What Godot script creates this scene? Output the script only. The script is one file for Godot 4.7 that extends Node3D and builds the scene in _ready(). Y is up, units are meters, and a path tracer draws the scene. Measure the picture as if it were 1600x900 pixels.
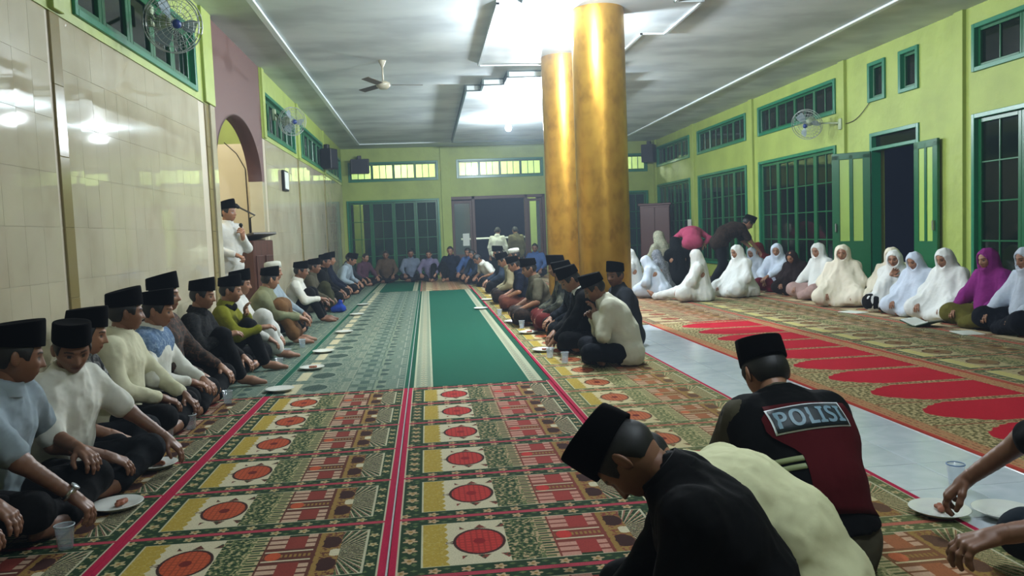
extends Node3D
# A mosque hall at night: rows of seated men, women in white prayer robes, golden columns.

const XL := -2.09      # left wall face
const XR := 6.11       # right wall face
const ZB := -20.9      # back wall face
const ZF := 4.2        # wall behind the camera
const CH := 3.40       # ceiling
const EYE := 1.107

var counts := {}
var mats := {}
var meshes := {}
var rng := RandomNumberGenerator.new()

func _ready() -> void:
	rng.seed = 7
	var cam := Camera3D.new()
	cam.name = "camera"
	cam.fov = 39.6
	cam.near = 0.05
	cam.far = 200.0
	cam.transform = Transform3D(Basis(Vector3.UP, deg_to_rad(-5.92)) * Basis(Vector3.RIGHT, deg_to_rad(-3.93)) * Basis(Vector3.BACK, deg_to_rad(-2.26)), Vector3(0, EYE, 0))
	add_child(cam)
	cam.current = true
	var env := Environment.new()
	env.background_mode = Environment.BG_COLOR
	env.background_color = Color(0.05, 0.07, 0.12)
	env.tonemap_mode = Environment.TONE_MAPPER_LINEAR
	env.tonemap_exposure = 0.95
	env.volumetric_fog_enabled = true      # thin cigarette smoke in the hall
	env.volumetric_fog_density = 0.0065
	env.volumetric_fog_albedo = Color(0.84, 0.92, 1.0)
	env.sdfgi_enabled = true
	env.ssao_enabled = true
	env.ssil_enabled = true
	var we := WorldEnvironment.new()
	we.name = "environment"
	we.environment = env
	add_child(we)
	# hanging bulbs under the ceiling: position, energy
	for b in BULBS:
		hanging_bulb(b[0], b[1], b[2])
	build_shell()
	build_carpets()
	build_fittings()
	build_people()
	build_tableware()

const BULBS := [
	[Vector3(1.65, 3.13, -15.4), 9.0, "round white lamp hanging beyond the second golden column"],
	[Vector3(1.82, 3.06, -12.6), 10.0, "bare white bulb half hidden behind the second golden column"],
	[Vector3(1.52, 3.18, -8.75), 11.0, "glaring white bulb hanging between the two golden columns"],
	[Vector3(1.30, 3.18, -7.05), 6.0, "bare bulb beside the top of the thick front golden column"],
	[Vector3(1.60, 3.18, -1.6), 3.6, "bare bulb hanging above the police officer"],
]

# ---------------------------------------------------------------- helpers
func numbered(n: String) -> String:
	var k: int = counts.get(n, 0)
	counts[n] = k + 1
	return n if k == 0 else "%s_%03d" % [n, k]

func thing(called: String, label: String, category: String, at := Vector3.ZERO, turn := 0.0, group := "") -> Node3D:
	var o := Node3D.new()
	o.name = numbered(called)
	add_child(o)
	o.position = at
	o.rotation.y = turn
	tag(o, label, category, group)
	return o

func tag(o: Node3D, label: String, category: String, group := "") -> Node3D:
	o.set_meta("label", label)
	o.set_meta("category", category)
	if group:
		o.set_meta("group", group)
	return o

func part(called: String, mesh: Mesh, m: Material, parent: Node3D, at := Vector3.ZERO) -> MeshInstance3D:
	var o := MeshInstance3D.new()
	o.name = called
	o.mesh = mesh
	o.material_override = m
	o.position = at
	parent.add_child(o, true)
	return o

func struct(called: String) -> Node3D:
	var o := Node3D.new()
	o.name = called
	o.set_meta("kind", "structure")
	add_child(o)
	return o

func mat(key: String, c: Color, rough := 0.8, metal := 0.0) -> StandardMaterial3D:
	if mats.has(key):
		return mats[key]
	var m := StandardMaterial3D.new()
	m.resource_name = key
	m.albedo_color = c
	m.roughness = rough
	m.metallic = metal
	mats[key] = m
	return m

func noise_tex(key: String, freq: float, size: int, ramp: Array, normal := false, kind := FastNoiseLite.TYPE_SIMPLEX_SMOOTH, oct := 4, bump := 4.0) -> NoiseTexture2D:
	if mats.has(key):
		return mats[key]
	var n := FastNoiseLite.new()
	n.seed = key.hash() % 1000
	n.noise_type = kind
	n.frequency = freq
	n.fractal_octaves = oct
	var t := NoiseTexture2D.new()
	t.width = size
	t.height = size
	t.seamless = true
	t.noise = n
	if normal:
		t.as_normal_map = true
		t.bump_strength = bump
	elif ramp.size():
		var g := Gradient.new()
		g.offsets = PackedFloat32Array(ramp.map(func(r): return r[0]))
		g.colors = PackedColorArray(ramp.map(func(r): return r[1]))
		t.color_ramp = g
	mats[key] = t
	return t

func st_new() -> SurfaceTool:
	var st := SurfaceTool.new()
	st.begin(Mesh.PRIMITIVE_TRIANGLES)
	st.set_smooth_group(-1)
	return st

func done(st: SurfaceTool, normals := true) -> ArrayMesh:
	if normals:
		st.generate_normals()
	st.index()
	return st.commit()

func quad(st: SurfaceTool, a: Vector3, b: Vector3, c: Vector3, d: Vector3) -> void:
	for v in [a, b, c, a, c, d]:
		st.add_vertex(v)

# box with chamfered edges (bevel 0: plain)
func bx(st: SurfaceTool, c: Vector3, s: Vector3, bevel := 0.0, basis := Basis()) -> void:
	var h := s * 0.5
	var b := minf(bevel, minf(h.x, minf(h.y, h.z)) * 0.6)
	for ax in 3:
		for sg in [-1.0, 1.0]:
			var u := (ax + 1) % 3
			var v := (ax + 2) % 3
			var q: Array[Vector3] = []
			for k in 4:
				var p := Vector3.ZERO
				p[ax] = sg * h[ax]
				p[u] = (h[u] - b) * (-1.0 if k == 0 or k == 3 else 1.0)
				p[v] = (h[v] - b) * (-1.0 if k < 2 else 1.0)
				q.append(c + basis * p)
			if sg > 0:
				quad(st, q[0], q[3], q[2], q[1])
			else:
				quad(st, q[0], q[1], q[2], q[3])
	if b <= 0.0:
		return
	for ax in 3:   # edge chamfers along ax
		var u := (ax + 1) % 3
		var v := (ax + 2) % 3
		for su in [-1.0, 1.0]:
			for sv in [-1.0, 1.0]:
				var q: Array[Vector3] = []
				for k in 4:
					var p := Vector3.ZERO
					p[ax] = (h[ax] - b) * (-1.0 if k == 0 or k == 3 else 1.0)
					p[u] = su * (h[u] - (0.0 if k < 2 else b))
					p[v] = sv * (h[v] - (b if k < 2 else 0.0))
					q.append(c + basis * p)
				if su * sv > 0:
					quad(st, q[0], q[3], q[2], q[1])
				else:
					quad(st, q[0], q[1], q[2], q[3])
	for sx in [-1.0, 1.0]:
		for sy in [-1.0, 1.0]:
			for sz in [-1.0, 1.0]:
				var p1 := c + basis * Vector3(sx * h.x, sy * (h.y - b), sz * (h.z - b))
				var p2 := c + basis * Vector3(sx * (h.x - b), sy * h.y, sz * (h.z - b))
				var p3 := c + basis * Vector3(sx * (h.x - b), sy * (h.y - b), sz * h.z)
				if sx * sy * sz > 0:
					for p in [p1, p3, p2]: st.add_vertex(p)
				else:
					for p in [p1, p2, p3]: st.add_vertex(p)

func box_mesh(s: Vector3, bevel := 0.0) -> ArrayMesh:
	var key := "box%s%s" % [s.snappedf(0.0005), bevel]
	if not meshes.has(key):
		var st := st_new()
		bx(st, Vector3.ZERO, s, bevel)
		meshes[key] = done(st)
	return meshes[key]

func lathe(st: SurfaceTool, prof: Array, seg := 24, t := Transform3D(), sq := Vector2.ONE) -> void:
	st.set_smooth_group(1)
	for i in prof.size() - 1:
		var a: Vector2 = prof[i]
		var b: Vector2 = prof[i + 1]
		if a.distance_to(b) < 1e-6:
			continue
		for k in seg:
			var t0 := TAU * k / seg
			var t1 := TAU * (k + 1) / seg
			var p00 := t * Vector3(a.x * cos(t0) * sq.x, a.y, a.x * sin(t0) * sq.y)
			var p01 := t * Vector3(a.x * cos(t1) * sq.x, a.y, a.x * sin(t1) * sq.y)
			var p10 := t * Vector3(b.x * cos(t0) * sq.x, b.y, b.x * sin(t0) * sq.y)
			var p11 := t * Vector3(b.x * cos(t1) * sq.x, b.y, b.x * sin(t1) * sq.y)
			if b.x > 1e-6:
				for p in [p00, p11, p10]: st.add_vertex(p)
			if a.x > 1e-6:
				for p in [p00, p01, p11]: st.add_vertex(p)
	st.set_smooth_group(-1)

func tube(st: SurfaceTool, pts: Array, r: float, seg := 8, closed := false) -> void:
	st.set_smooth_group(2)
	var n := pts.size()
	var rings := []
	for i in n:
		var p: Vector3 = pts[i]
		var a: Vector3 = pts[(i - 1 + n) % n] if closed or i > 0 else p
		var b: Vector3 = pts[(i + 1) % n] if closed or i < n - 1 else p
		var d := (b - a).normalized()
		var u := d.cross(Vector3.UP if absf(d.y) < 0.9 else Vector3.RIGHT).normalized()
		var v := d.cross(u)
		var ring := []
		for k in seg:
			ring.append(p + (u * cos(TAU * k / seg) + v * sin(TAU * k / seg)) * r)
		rings.append(ring)
	for i in (n if closed else n - 1):
		for k in seg:
			var a0: Vector3 = rings[i][k]
			var a1: Vector3 = rings[i][(k + 1) % seg]
			var b0: Vector3 = rings[(i + 1) % n][k]
			var b1: Vector3 = rings[(i + 1) % n][(k + 1) % seg]
			quad(st, a0, a1, b1, b0)
	if not closed:
		for e in [0, n - 1]:
			for k in seg:
				for p in ([pts[e], rings[e][(k + 1) % seg], rings[e][k]] if e == 0 else [pts[e], rings[e][k], rings[e][(k + 1) % seg]]):
					st.add_vertex(p)
	st.set_smooth_group(-1)

# ---------------------------------------------------------------- lamps
func hanging_bulb(at: Vector3, energy: float, label: String) -> void:
	var t := thing("hanging_lamp", label, "lamp", at, 0.0, "hanging ceiling lamps")
	var g := mat("bulb_glow", Color(1, 1, 1), 0.4)
	g.emission_enabled = true
	g.emission = Color(0.93, 0.97, 1.0)
	g.emission_energy_multiplier = 9.0
	var st := st_new()
	lathe(st, [Vector2(0.0, -0.085), Vector2(0.03, -0.08), Vector2(0.058, -0.05), Vector2(0.066, -0.01), Vector2(0.052, 0.035), Vector2(0.026, 0.07), Vector2(0.02, 0.08), Vector2(0, 0.081)], 20)
	part("bulb", done(st), g, t)
	var l := OmniLight3D.new()
	l.name = "bulb_light"
	l.light_color = Color(0.93, 0.97, 1.0)
	l.light_energy = energy
	l.light_size = 0.06
	l.omni_range = 40.0
	l.omni_attenuation = 2.0
	l.shadow_enabled = true
	t.add_child(l)
	st = st_new()
	lathe(st, [Vector2(0.0, 0.15), Vector2(0.022, 0.15), Vector2(0.026, 0.14), Vector2(0.026, 0.078), Vector2(0.0, 0.078)], 14)
	part("socket", done(st), mat("white_plastic", Color(0.85, 0.86, 0.84), 0.4), t)
	var top := CH - at.y
	if top > 0.17:
		st = st_new()
		tube(st, [Vector3(0, 0.148, 0), Vector3(0, top - 0.02, 0)], 0.005, 6)
		lathe(st, [Vector2(0.0, top), Vector2(0.04, top), Vector2(0.04, top - 0.012), Vector2(0.015, top - 0.03), Vector2(0, top - 0.03)], 14)
		part("cord", done(st), mat("white_plastic", Color.WHITE), t)


# ---------------------------------------------------------------- shell
# boxes filling a rectangle (u0..u1, v0..v1) except for holes; fn turns (u, v, thickness centre) into a place
func holed(st: SurfaceTool, u0: float, u1: float, v0: float, v1: float, holes: Array, place: Callable) -> void:
	var us := [u0, u1]
	var vs := [v0, v1]
	for h in holes:
		for k in 2:
			us.append(clampf(h[k], u0, u1))
			vs.append(clampf(h[k + 2], v0, v1))
	us.sort()
	vs.sort()
	for i in us.size() - 1:
		if us[i + 1] - us[i] < 1e-4:
			continue
		var j := 0
		while j < vs.size() - 1:
			var cu: float = (us[i] + us[i + 1]) / 2
			var start: float = vs[j]
			var end: float = start
			while j < vs.size() - 1:
				var cv: float = (vs[j] + vs[j + 1]) / 2
				var inside := false
				for h in holes:
					if cu > h[0] and cu < h[1] and cv > h[2] and cv < h[3]:
						inside = true
				if inside and vs[j + 1] - vs[j] > 1e-4:
					break
				end = vs[j + 1]
				j += 1
			if end - start > 1e-4:
				place.call(st, cu, (start + end) / 2, us[i + 1] - us[i], end - start)
			j += 1

func paint(key: String, c: Color) -> StandardMaterial3D:
	if mats.has(key):
		return mats[key]
	var m := mat(key, c, 0.55)
	m.albedo_texture = noise_tex("paint_blotch", 0.012, 256, [[0.0, Color(0.9, 0.9, 0.9)], [0.5, Color(0.97, 0.97, 0.97)], [1.0, Color(1, 1, 1)]])
	m.uv1_triplanar = true
	m.uv1_world_triplanar = true
	m.uv1_scale = Vector3.ONE * 0.5
	m.normal_enabled = true
	m.normal_texture = noise_tex("plaster_bump", 0.05, 256, [], true, FastNoiseLite.TYPE_SIMPLEX_SMOOTH, 4, 2.0)
	m.normal_scale = 0.25
	return m

const LEFT_WIN := [[-4.75, -2.0], [-7.86, -5.22], [-13.55, -11.02], [-17.1, -14.2], [-20.6, -17.45]]
const RIGHT_BAY := [[-8.42, -5.7], [-14.2, -11.42], [-17.5, -14.77], [-20.66, -18.06]]

func build_shell() -> void:
	var lime := paint("yellow_green_paint", Color(0.62, 0.69, 0.33))
	# floor
	var fl := struct("floor")
	var st := st_new()
	bx(st, Vector3((XL + XR) / 2, -0.103, (ZB + ZF) / 2), Vector3(XR - XL + 0.6, 0.2, ZF - ZB + 0.6))
	part("slab", done(st), mat("floor_screed", Color(0.62, 0.62, 0.6), 0.5), fl)
	var tilem: Array[StandardMaterial3D] = []
	for k in 3:
		var m := mat("floor_tile_%d" % k, Color(0.82, 0.85, 0.87) * [1.0, 0.97, 0.985][k], 0.16)
		m.albedo_texture = noise_tex("marble_floor", 0.01, 256, [[0.0, Color(0.86, 0.88, 0.9)], [0.45, Color(0.97, 0.97, 0.98)], [0.55, Color(0.93, 0.94, 0.95)], [1.0, Color(1, 1, 1)]])
		m.uv1_triplanar = true
		m.uv1_world_triplanar = true
		m.uv1_scale = Vector3.ONE * 0.9
		tilem.append(m)
	var tm := box_mesh(Vector3(0.325, 0.006, 0.325), 0.002)
	for i in 3:
		for j in 28:
			var o := part("tile", tm, tilem[rng.randi() % 3], fl, Vector3(1.98 + i * 0.328, -0.003, -1.2 - j * 0.328))
			o.rotation = Vector3(rng.randf_range(-1, 1), 0, rng.randf_range(-1, 1)) * 0.0012
	# ceiling
	var ce := struct("ceiling")
	st = st_new()
	bx(st, Vector3((XL + XR) / 2, CH + 0.08, (ZB + ZF) / 2), Vector3(XR - XL + 0.6, 0.16, ZF - ZB + 0.6))
	var cm := mat("ceiling_board", Color(0.84, 0.87, 0.88), 0.6)
	cm.albedo_texture = noise_tex("ceiling_cloud", 0.006, 512, [[0.0, Color(0.78, 0.80, 0.81)], [0.4, Color(0.87, 0.88, 0.89)], [0.6, Color(0.94, 0.95, 0.95)], [1.0, Color(1, 1, 1)]], false, FastNoiseLite.TYPE_SIMPLEX_SMOOTH, 5)
	cm.uv1_triplanar = true
	cm.uv1_world_triplanar = true
	cm.uv1_scale = Vector3(0.22, 0.22, 0.34)
	part("board", done(st), cm, ce)
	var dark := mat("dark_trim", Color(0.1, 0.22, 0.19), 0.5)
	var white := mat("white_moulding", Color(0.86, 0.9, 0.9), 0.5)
	for d in [[-1.55, 5.05, -19.85, ZF]]:
		for e in [[Vector3(d[0], CH - 0.012, (d[2] + d[3]) / 2), Vector3(0.07, 0.024, d[3] - d[2])], [Vector3(d[1], CH - 0.012, (d[2] + d[3]) / 2), Vector3(0.07, 0.024, d[3] - d[2])], [Vector3((d[0] + d[1]) / 2, CH - 0.012, d[2]), Vector3(d[1] - d[0] + 0.07, 0.024, 0.07)]]:
			st = st_new()
			bx(st, e[0], e[1], 0.006)
			part("moulding", done(st), white, ce)
	# two dropped ceiling panels with stepped white fascia
	var plan_b := [Vector2(0.70, -12.45), Vector2(0.93, -12.45), Vector2(0.93, -12.0), Vector2(1.25, -12.0), Vector2(1.25, -11.45), Vector2(2.6, -11.45), Vector2(2.6, -12.0), Vector2(2.92, -12.0), Vector2(2.92, -12.45), Vector2(3.15, -12.45), Vector2(3.15, -19.2), Vector2(0.70, -19.2)]
	var plan_a := [Vector2(0.80, -8.0), Vector2(1.05, -8.0), Vector2(1.05, -7.6), Vector2(2.6, -7.6), Vector2(2.6, -8.0), Vector2(2.88, -8.0), Vector2(2.88, -9.3), Vector2(2.6, -9.3), Vector2(2.6, -10.9), Vector2(0.8, -10.9)]
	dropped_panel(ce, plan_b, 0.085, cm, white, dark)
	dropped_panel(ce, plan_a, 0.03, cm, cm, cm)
	# left wall: glazed tiles below, painted band with windows above, a wide prayer niche
	var wl := struct("wall_left")
	var put := func(s: SurfaceTool, u: float, v: float, w: float, h: float): bx(s, Vector3(XL - 0.1, v, u), Vector3(0.19, h, w))
	st = st_new()
	holed(st, ZB - 0.3, ZF + 0.3, -0.1, 2.48, [[-10.9, -8.42, -1, 9]], put)
	part("masonry", done(st), mat("grout", Color(0.70, 0.66, 0.57), 0.5), wl)
	put = func(s: SurfaceTool, u: float, v: float, w: float, h: float): bx(s, Vector3(XL - 0.09, v, u), Vector3(0.2, h, w))
	st = st_new()
	var holes := [[-10.9, -8.42, -1, 9]]
	for w in LEFT_WIN:
		holes.append([w[0], w[1], 2.54, 3.12])
	holed(st, ZB - 0.3, ZF + 0.3, 2.48, CH + 0.02, holes, put)
	part("painted_band", done(st), lime, wl)
	# tiles
	var tmat: Array[StandardMaterial3D] = []
	for k in 3:
		var m := mat("wall_tile_%d" % k, Color(0.80, 0.765, 0.66) * [1.0, 0.99, 1.01][k] * 0.92, 0.03)
		m.albedo_texture = noise_tex("tile_mottle", 0.01, 256, [[0.0, Color(0.9, 0.89, 0.87)], [0.5, Color(0.97, 0.97, 0.96)], [1.0, Color(1, 1, 1)]])
		m.uv1_triplanar = true
		m.uv1_world_triplanar = true
		m.uv1_scale = Vector3.ONE * 0.6
		tmat.append(m)
	var tan := mat("tan_strip_tile", Color(0.52, 0.47, 0.31), 0.14)
	var tw := 0.206
	var th := 0.31
	var tmesh := box_mesh(Vector3(0.012, th - 0.001, tw - 0.001), 0.0004)
	var smesh := box_mesh(Vector3(0.02, 0.413, 0.125), 0.003)
	var made := 0
	var far := st_new()
	var z := -2.6
	while z > ZB:
		var strip := false
		for s in [-4.97, -8.2, -11.0, -13.85, -17.3]:
			if z - tw < s + 0.07 and z > s - 0.07:
				strip = true
				for r in 6:
					part("strip_tile", smesh, tan, wl, Vector3(XL - 0.002, 0.207 + r * 0.4133, s))
				z = s - 0.071
				break
		if strip:
			continue
		if z - tw < -8.26 and z > -10.95:
			z = -11.07
			continue
		for r in 8:
			var at := Vector3(XL - 0.006, 0.157 + r * th, z - tw / 2)
			var tilt := Basis.from_euler(Vector3(0, rng.randfn(0, 0.0022), rng.randfn(0, 0.0022)))
			if made < 292:
				var o := part("tile", tmesh, tmat[(r * 7 + int(z * 31)) % 3], wl, at)
				o.basis = tilt
				made += 1
			else:
				bx(far, at, Vector3(0.012, th - 0.001, tw - 0.001), 0.0, tilt)
		z -= tw
	part("far_tiles", done(far), tmat[0], wl).set_meta("kind", "stuff")
	# pilasters on the left wall, painted above the tiles
	for pz in [-4.97, -8.2, -11.0, -13.85, -17.3]:
		var wide := 0.34 if pz == -8.2 else 0.14
		part("pilaster", box_mesh(Vector3(0.05, CH - 2.49, wide), 0.004), lime, wl, Vector3(XL + 0.015, (CH + 2.49) / 2, pz - (0.06 if pz == -8.2 else 0.0)))
	part("pilaster", box_mesh(Vector3(0.05, 2.49, 0.16), 0.004), tmat[0], wl, Vector3(XL + 0.003, 1.245, -8.345))
	prayer_niche(wl, tmat[0], lime)
	# right wall
	var wr := struct("wall_right")
	put = func(s: SurfaceTool, u: float, v: float, w: float, h: float): bx(s, Vector3(XR + 0.1, v, u), Vector3(0.2, h, w))
	holes = [[-10.53, -10.12, 2.69, 3.22], [-9.81, -9.4, 2.69, 3.22], [-10.5, -9.4, -1, 2.27]]
	for w in RIGHT_BAY:
		holes.append([w[0], w[1], 2.68, 3.2])
		holes.append([w[0], w[1], 0.28, 2.22])
	st = st_new()
	holed(st, ZB - 0.3, ZF + 0.3, -0.1, CH + 0.02, holes, put)
	part("plaster", done(st), lime, wr)
	for pz in [-20.8, -17.78, -14.49, -11.2, -8.62, -5.6]:
		part("pilaster", box_mesh(Vector3(0.05, CH, 0.16), 0.004), lime, wr, Vector3(XR - 0.02, CH / 2, pz))
	# back wall
	var wb := struct("wall_back")
	put = func(s: SurfaceTool, u: float, v: float, w: float, h: float): bx(s, Vector3(u, v, ZB - 0.1), Vector3(w, h, 0.2))
	holes = [[-1.92, 0.37, 2.55, 3.05], [0.84, 3.11, 2.57, 3.06], [3.6, 5.9, 2.6, 3.08], [-2.0, 0.36, 0.1, 2.08], [0.6, 3.12, -1, 2.1], [3.6, 5.9, 0.1, 2.1]]
	st = st_new()
	holed(st, XL - 0.3, XR + 0.3, -0.1, CH + 0.02, holes, put)
	part("plaster", done(st), lime, wb)
	for px in [0.55, 3.35]:
		part("pilaster", box_mesh(Vector3(0.24, CH, 0.06), 0.004), lime, wb, Vector3(px, CH / 2, ZB + 0.02))
	var wf := struct("wall_front")
	st = st_new()
	bx(st, Vector3((XL + XR) / 2, CH / 2, ZF + 0.1), Vector3(XR - XL + 0.6, CH + 0.2, 0.2))
	part("plaster", done(st), lime, wf)
	# windows
	var n := 0
	for w in LEFT_WIN:
		n += 1
		window(n, Transform3D(Basis(Vector3.FORWARD, Vector3.UP, Vector3.RIGHT), Vector3(XL, 2.54, (w[0] + w[1]) / 2)), w[1] - w[0], 0.58, 5, 1, 1)
	for w in RIGHT_BAY:
		n += 1
		window(n, Transform3D(Basis(Vector3.BACK, Vector3.UP, Vector3.LEFT), Vector3(XR, 2.68, (w[0] + w[1]) / 2)), w[1] - w[0], 0.52, 4, 2, 1)
		n += 1
		window(n, Transform3D(Basis(Vector3.BACK, Vector3.UP, Vector3.LEFT), Vector3(XR, 0.28, (w[0] + w[1]) / 2)), w[1] - w[0], 1.94, 4, 2, 4)
	for zz in [-10.325, -9.605]:
		n += 1
		window(n, Transform3D(Basis(Vector3.BACK, Vector3.UP, Vector3.LEFT), Vector3(XR, 2.69, zz)), 0.41, 0.53, 1, 1, 1)
	for w in [[-1.92, 0.37, 2.55, 3.05], [0.84, 3.11, 2.57, 3.06], [3.6, 5.9, 2.6, 3.08]]:
		n += 1
		window(n, Transform3D(Basis(), Vector3((w[0] + w[1]) / 2, w[2], ZB)), w[1] - w[0], w[3] - w[2], 4, 3, 1, 1)
	for w in [[-2.0, 0.36, 0.1, 2.08], [3.6, 5.9, 0.1, 2.1]]:
		n += 1
		window(n, Transform3D(Basis(), Vector3((w[0] + w[1]) / 2, w[2], ZB)), w[1] - w[0], w[3] - w[2], 4, 2, 4, 2)
	doors()
	porch()
	columns()

func dropped_panel(ce: Node3D, plan: Array, drop: float, cm: Material, white: Material, dark: Material) -> void:
	var poly := PackedVector2Array(plan)
	var st := st_new()
	var tri := Geometry2D.triangulate_polygon(poly)
	for i in range(0, tri.size(), 3):
		for k in 3:
			var p := poly[tri[i + k]]
			st.add_vertex(Vector3(p.x, CH - drop, p.y))
	part("dropped_panel", done(st), cm, ce)
	for i in poly.size():
		var a := poly[i]
		var b := poly[(i + 1) % poly.size()]
		var s := Vector3(absf(a.x - b.x) + 0.012, drop, absf(a.y - b.y) + 0.012)
		var c := Vector3((a.x + b.x) / 2, CH - drop / 2 + 0.001, (a.y + b.y) / 2)
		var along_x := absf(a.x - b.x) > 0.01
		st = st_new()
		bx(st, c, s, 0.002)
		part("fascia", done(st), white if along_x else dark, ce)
		st = st_new()
		for e in [CH - drop - 0.006, CH - 0.008]:
			bx(st, Vector3(c.x, e, c.z), Vector3(s.x + 0.016, 0.016, s.z + 0.016))
		if along_x:
			for e in [a, b]:
				bx(st, Vector3(e.x, CH - drop / 2, e.y), Vector3(0.03, drop, 0.03))
		part("trim_line", done(st), dark, ce)

func prayer_niche(wl: Node3D, tile: Material, lime: Material) -> void:
	var maroon := mat("maroon_paint", Color(0.36, 0.235, 0.205), 0.65)
	var brown := mat("arch_brown_paint", Color(0.27, 0.145, 0.105), 0.6)
	var zc := -9.60
	var hw := 1.12
	var rise := 0.66
	var spring := 1.9
	var st := st_new()
	# maroon panel above the arch, with its thickness
	var n := 32
	var zs := [-10.9]
	var ys := [1.86]
	for i in n + 1:
		var a := PI - PI * i / n
		zs.append(zc + hw * cos(a))
		ys.append(spring + rise * sin(a))
	zs.append(-8.42)
	ys.append(1.86)
	for i in zs.size() - 1:
		var z0: float = zs[i]
		var z1: float = zs[i + 1]
		var y0: float = ys[i]
		var y1: float = ys[i + 1]
		if i == 0: y1 = y0
		if i == zs.size() - 2: y0 = y1
		for X in [XL, XL - 0.15]:
			quad(st, Vector3(X, y0, z0), Vector3(X, y1, z1), Vector3(X, CH, z1), Vector3(X, CH, z0))
	part("maroon_panel", done(st), maroon, wl)
	st = st_new()
	st.set_smooth_group(1)
	for i in range(1, zs.size() - 2):
		quad(st, Vector3(XL + 0.004, ys[i], zs[i]), Vector3(XL - 0.17, ys[i], zs[i]), Vector3(XL - 0.17, ys[i + 1], zs[i + 1]), Vector3(XL + 0.004, ys[i + 1], zs[i + 1]))
		quad(st, Vector3(XL + 0.004, ys[i], zs[i]), Vector3(XL + 0.004, ys[i + 1], zs[i + 1]), Vector3(XL + 0.004, ys[i + 1] + 0.02, zs[i + 1]), Vector3(XL + 0.004, ys[i] + 0.02, zs[i]))
	part("arch_soffit", done(st), brown, wl)
	st = st_new()
	for zz in [-10.81, -8.45]:
		bx(st, Vector3(XL - 0.08, 0.95, zz), Vector3(0.17, 1.9, 0.18 if zz < -9 else 0.06), 0.004)
	part("jamb", done(st), tile, wl)
	# the room of the niche: three walls, ceiling, floor
	var x1 := XL - 0.17
	var x2 := XL - 1.5
	var z0 := -11.05
	var z1 := -8.2
	var warm := mat("niche_tile", Color(0.82, 0.77, 0.67), 0.3)
	st = st_new()
	for h in [[0.0, 2.43]]:
		bx(st, Vector3((x1 + x2) / 2, (h[0] + h[1]) / 2, z0 - 0.05), Vector3(x1 - x2, h[1] - h[0], 0.1))
		bx(st, Vector3((x1 + x2) / 2, (h[0] + h[1]) / 2, z1 + 0.05), Vector3(x1 - x2, h[1] - h[0], 0.1))
		bx(st, Vector3(x2 - 0.05, (h[0] + h[1]) / 2, (z0 + z1) / 2), Vector3(0.1, h[1] - h[0], z1 - z0 + 0.2))
	part("niche_wall", done(st), warm, wl)
	st = st_new()
	bx(st, Vector3((x1 + x2) / 2, 2.92, z0 - 0.05), Vector3(x1 - x2, 0.98, 0.1))
	bx(st, Vector3((x1 + x2) / 2, 2.92, z1 + 0.05), Vector3(x1 - x2, 0.98, 0.1))
	bx(st, Vector3(x2 - 0.05, 2.92, (z0 + z1) / 2), Vector3(0.1, 0.98, z1 - z0 + 0.2))
	part("niche_upper_wall", done(st), lime, wl)
	st = st_new()
	bx(st, Vector3((x1 + x2) / 2, 3.46, (z0 + z1) / 2), Vector3(x1 - x2 + 0.2, 0.1, z1 - z0 + 0.3))
	part("niche_ceiling", done(st), mat("ceiling_board", Color.WHITE), wl)
	st = st_new()
	bx(st, Vector3((XL + x2) / 2, -0.05, (z0 + z1) / 2), Vector3(XL - x2 + 0.2, 0.1, z1 - z0 + 0.2))
	part("niche_floor", done(st), mat("floor_tile_0", Color.WHITE), wl)
	st = st_new()
	tube(st, [Vector3(x1 - 0.35, 2.45, z0 + 0.01), Vector3(x1 - 0.2, 2.3, z0 + 0.012), Vector3(x1 - 0.1, 2.1, z0 + 0.012), Vector3(x1 - 0.09, 1.2, z0 + 0.012)], 0.006, 5)
	part("cable", done(st), mat("dark_cable", Color(0.2, 0.16, 0.13), 0.6), wl)

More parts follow.
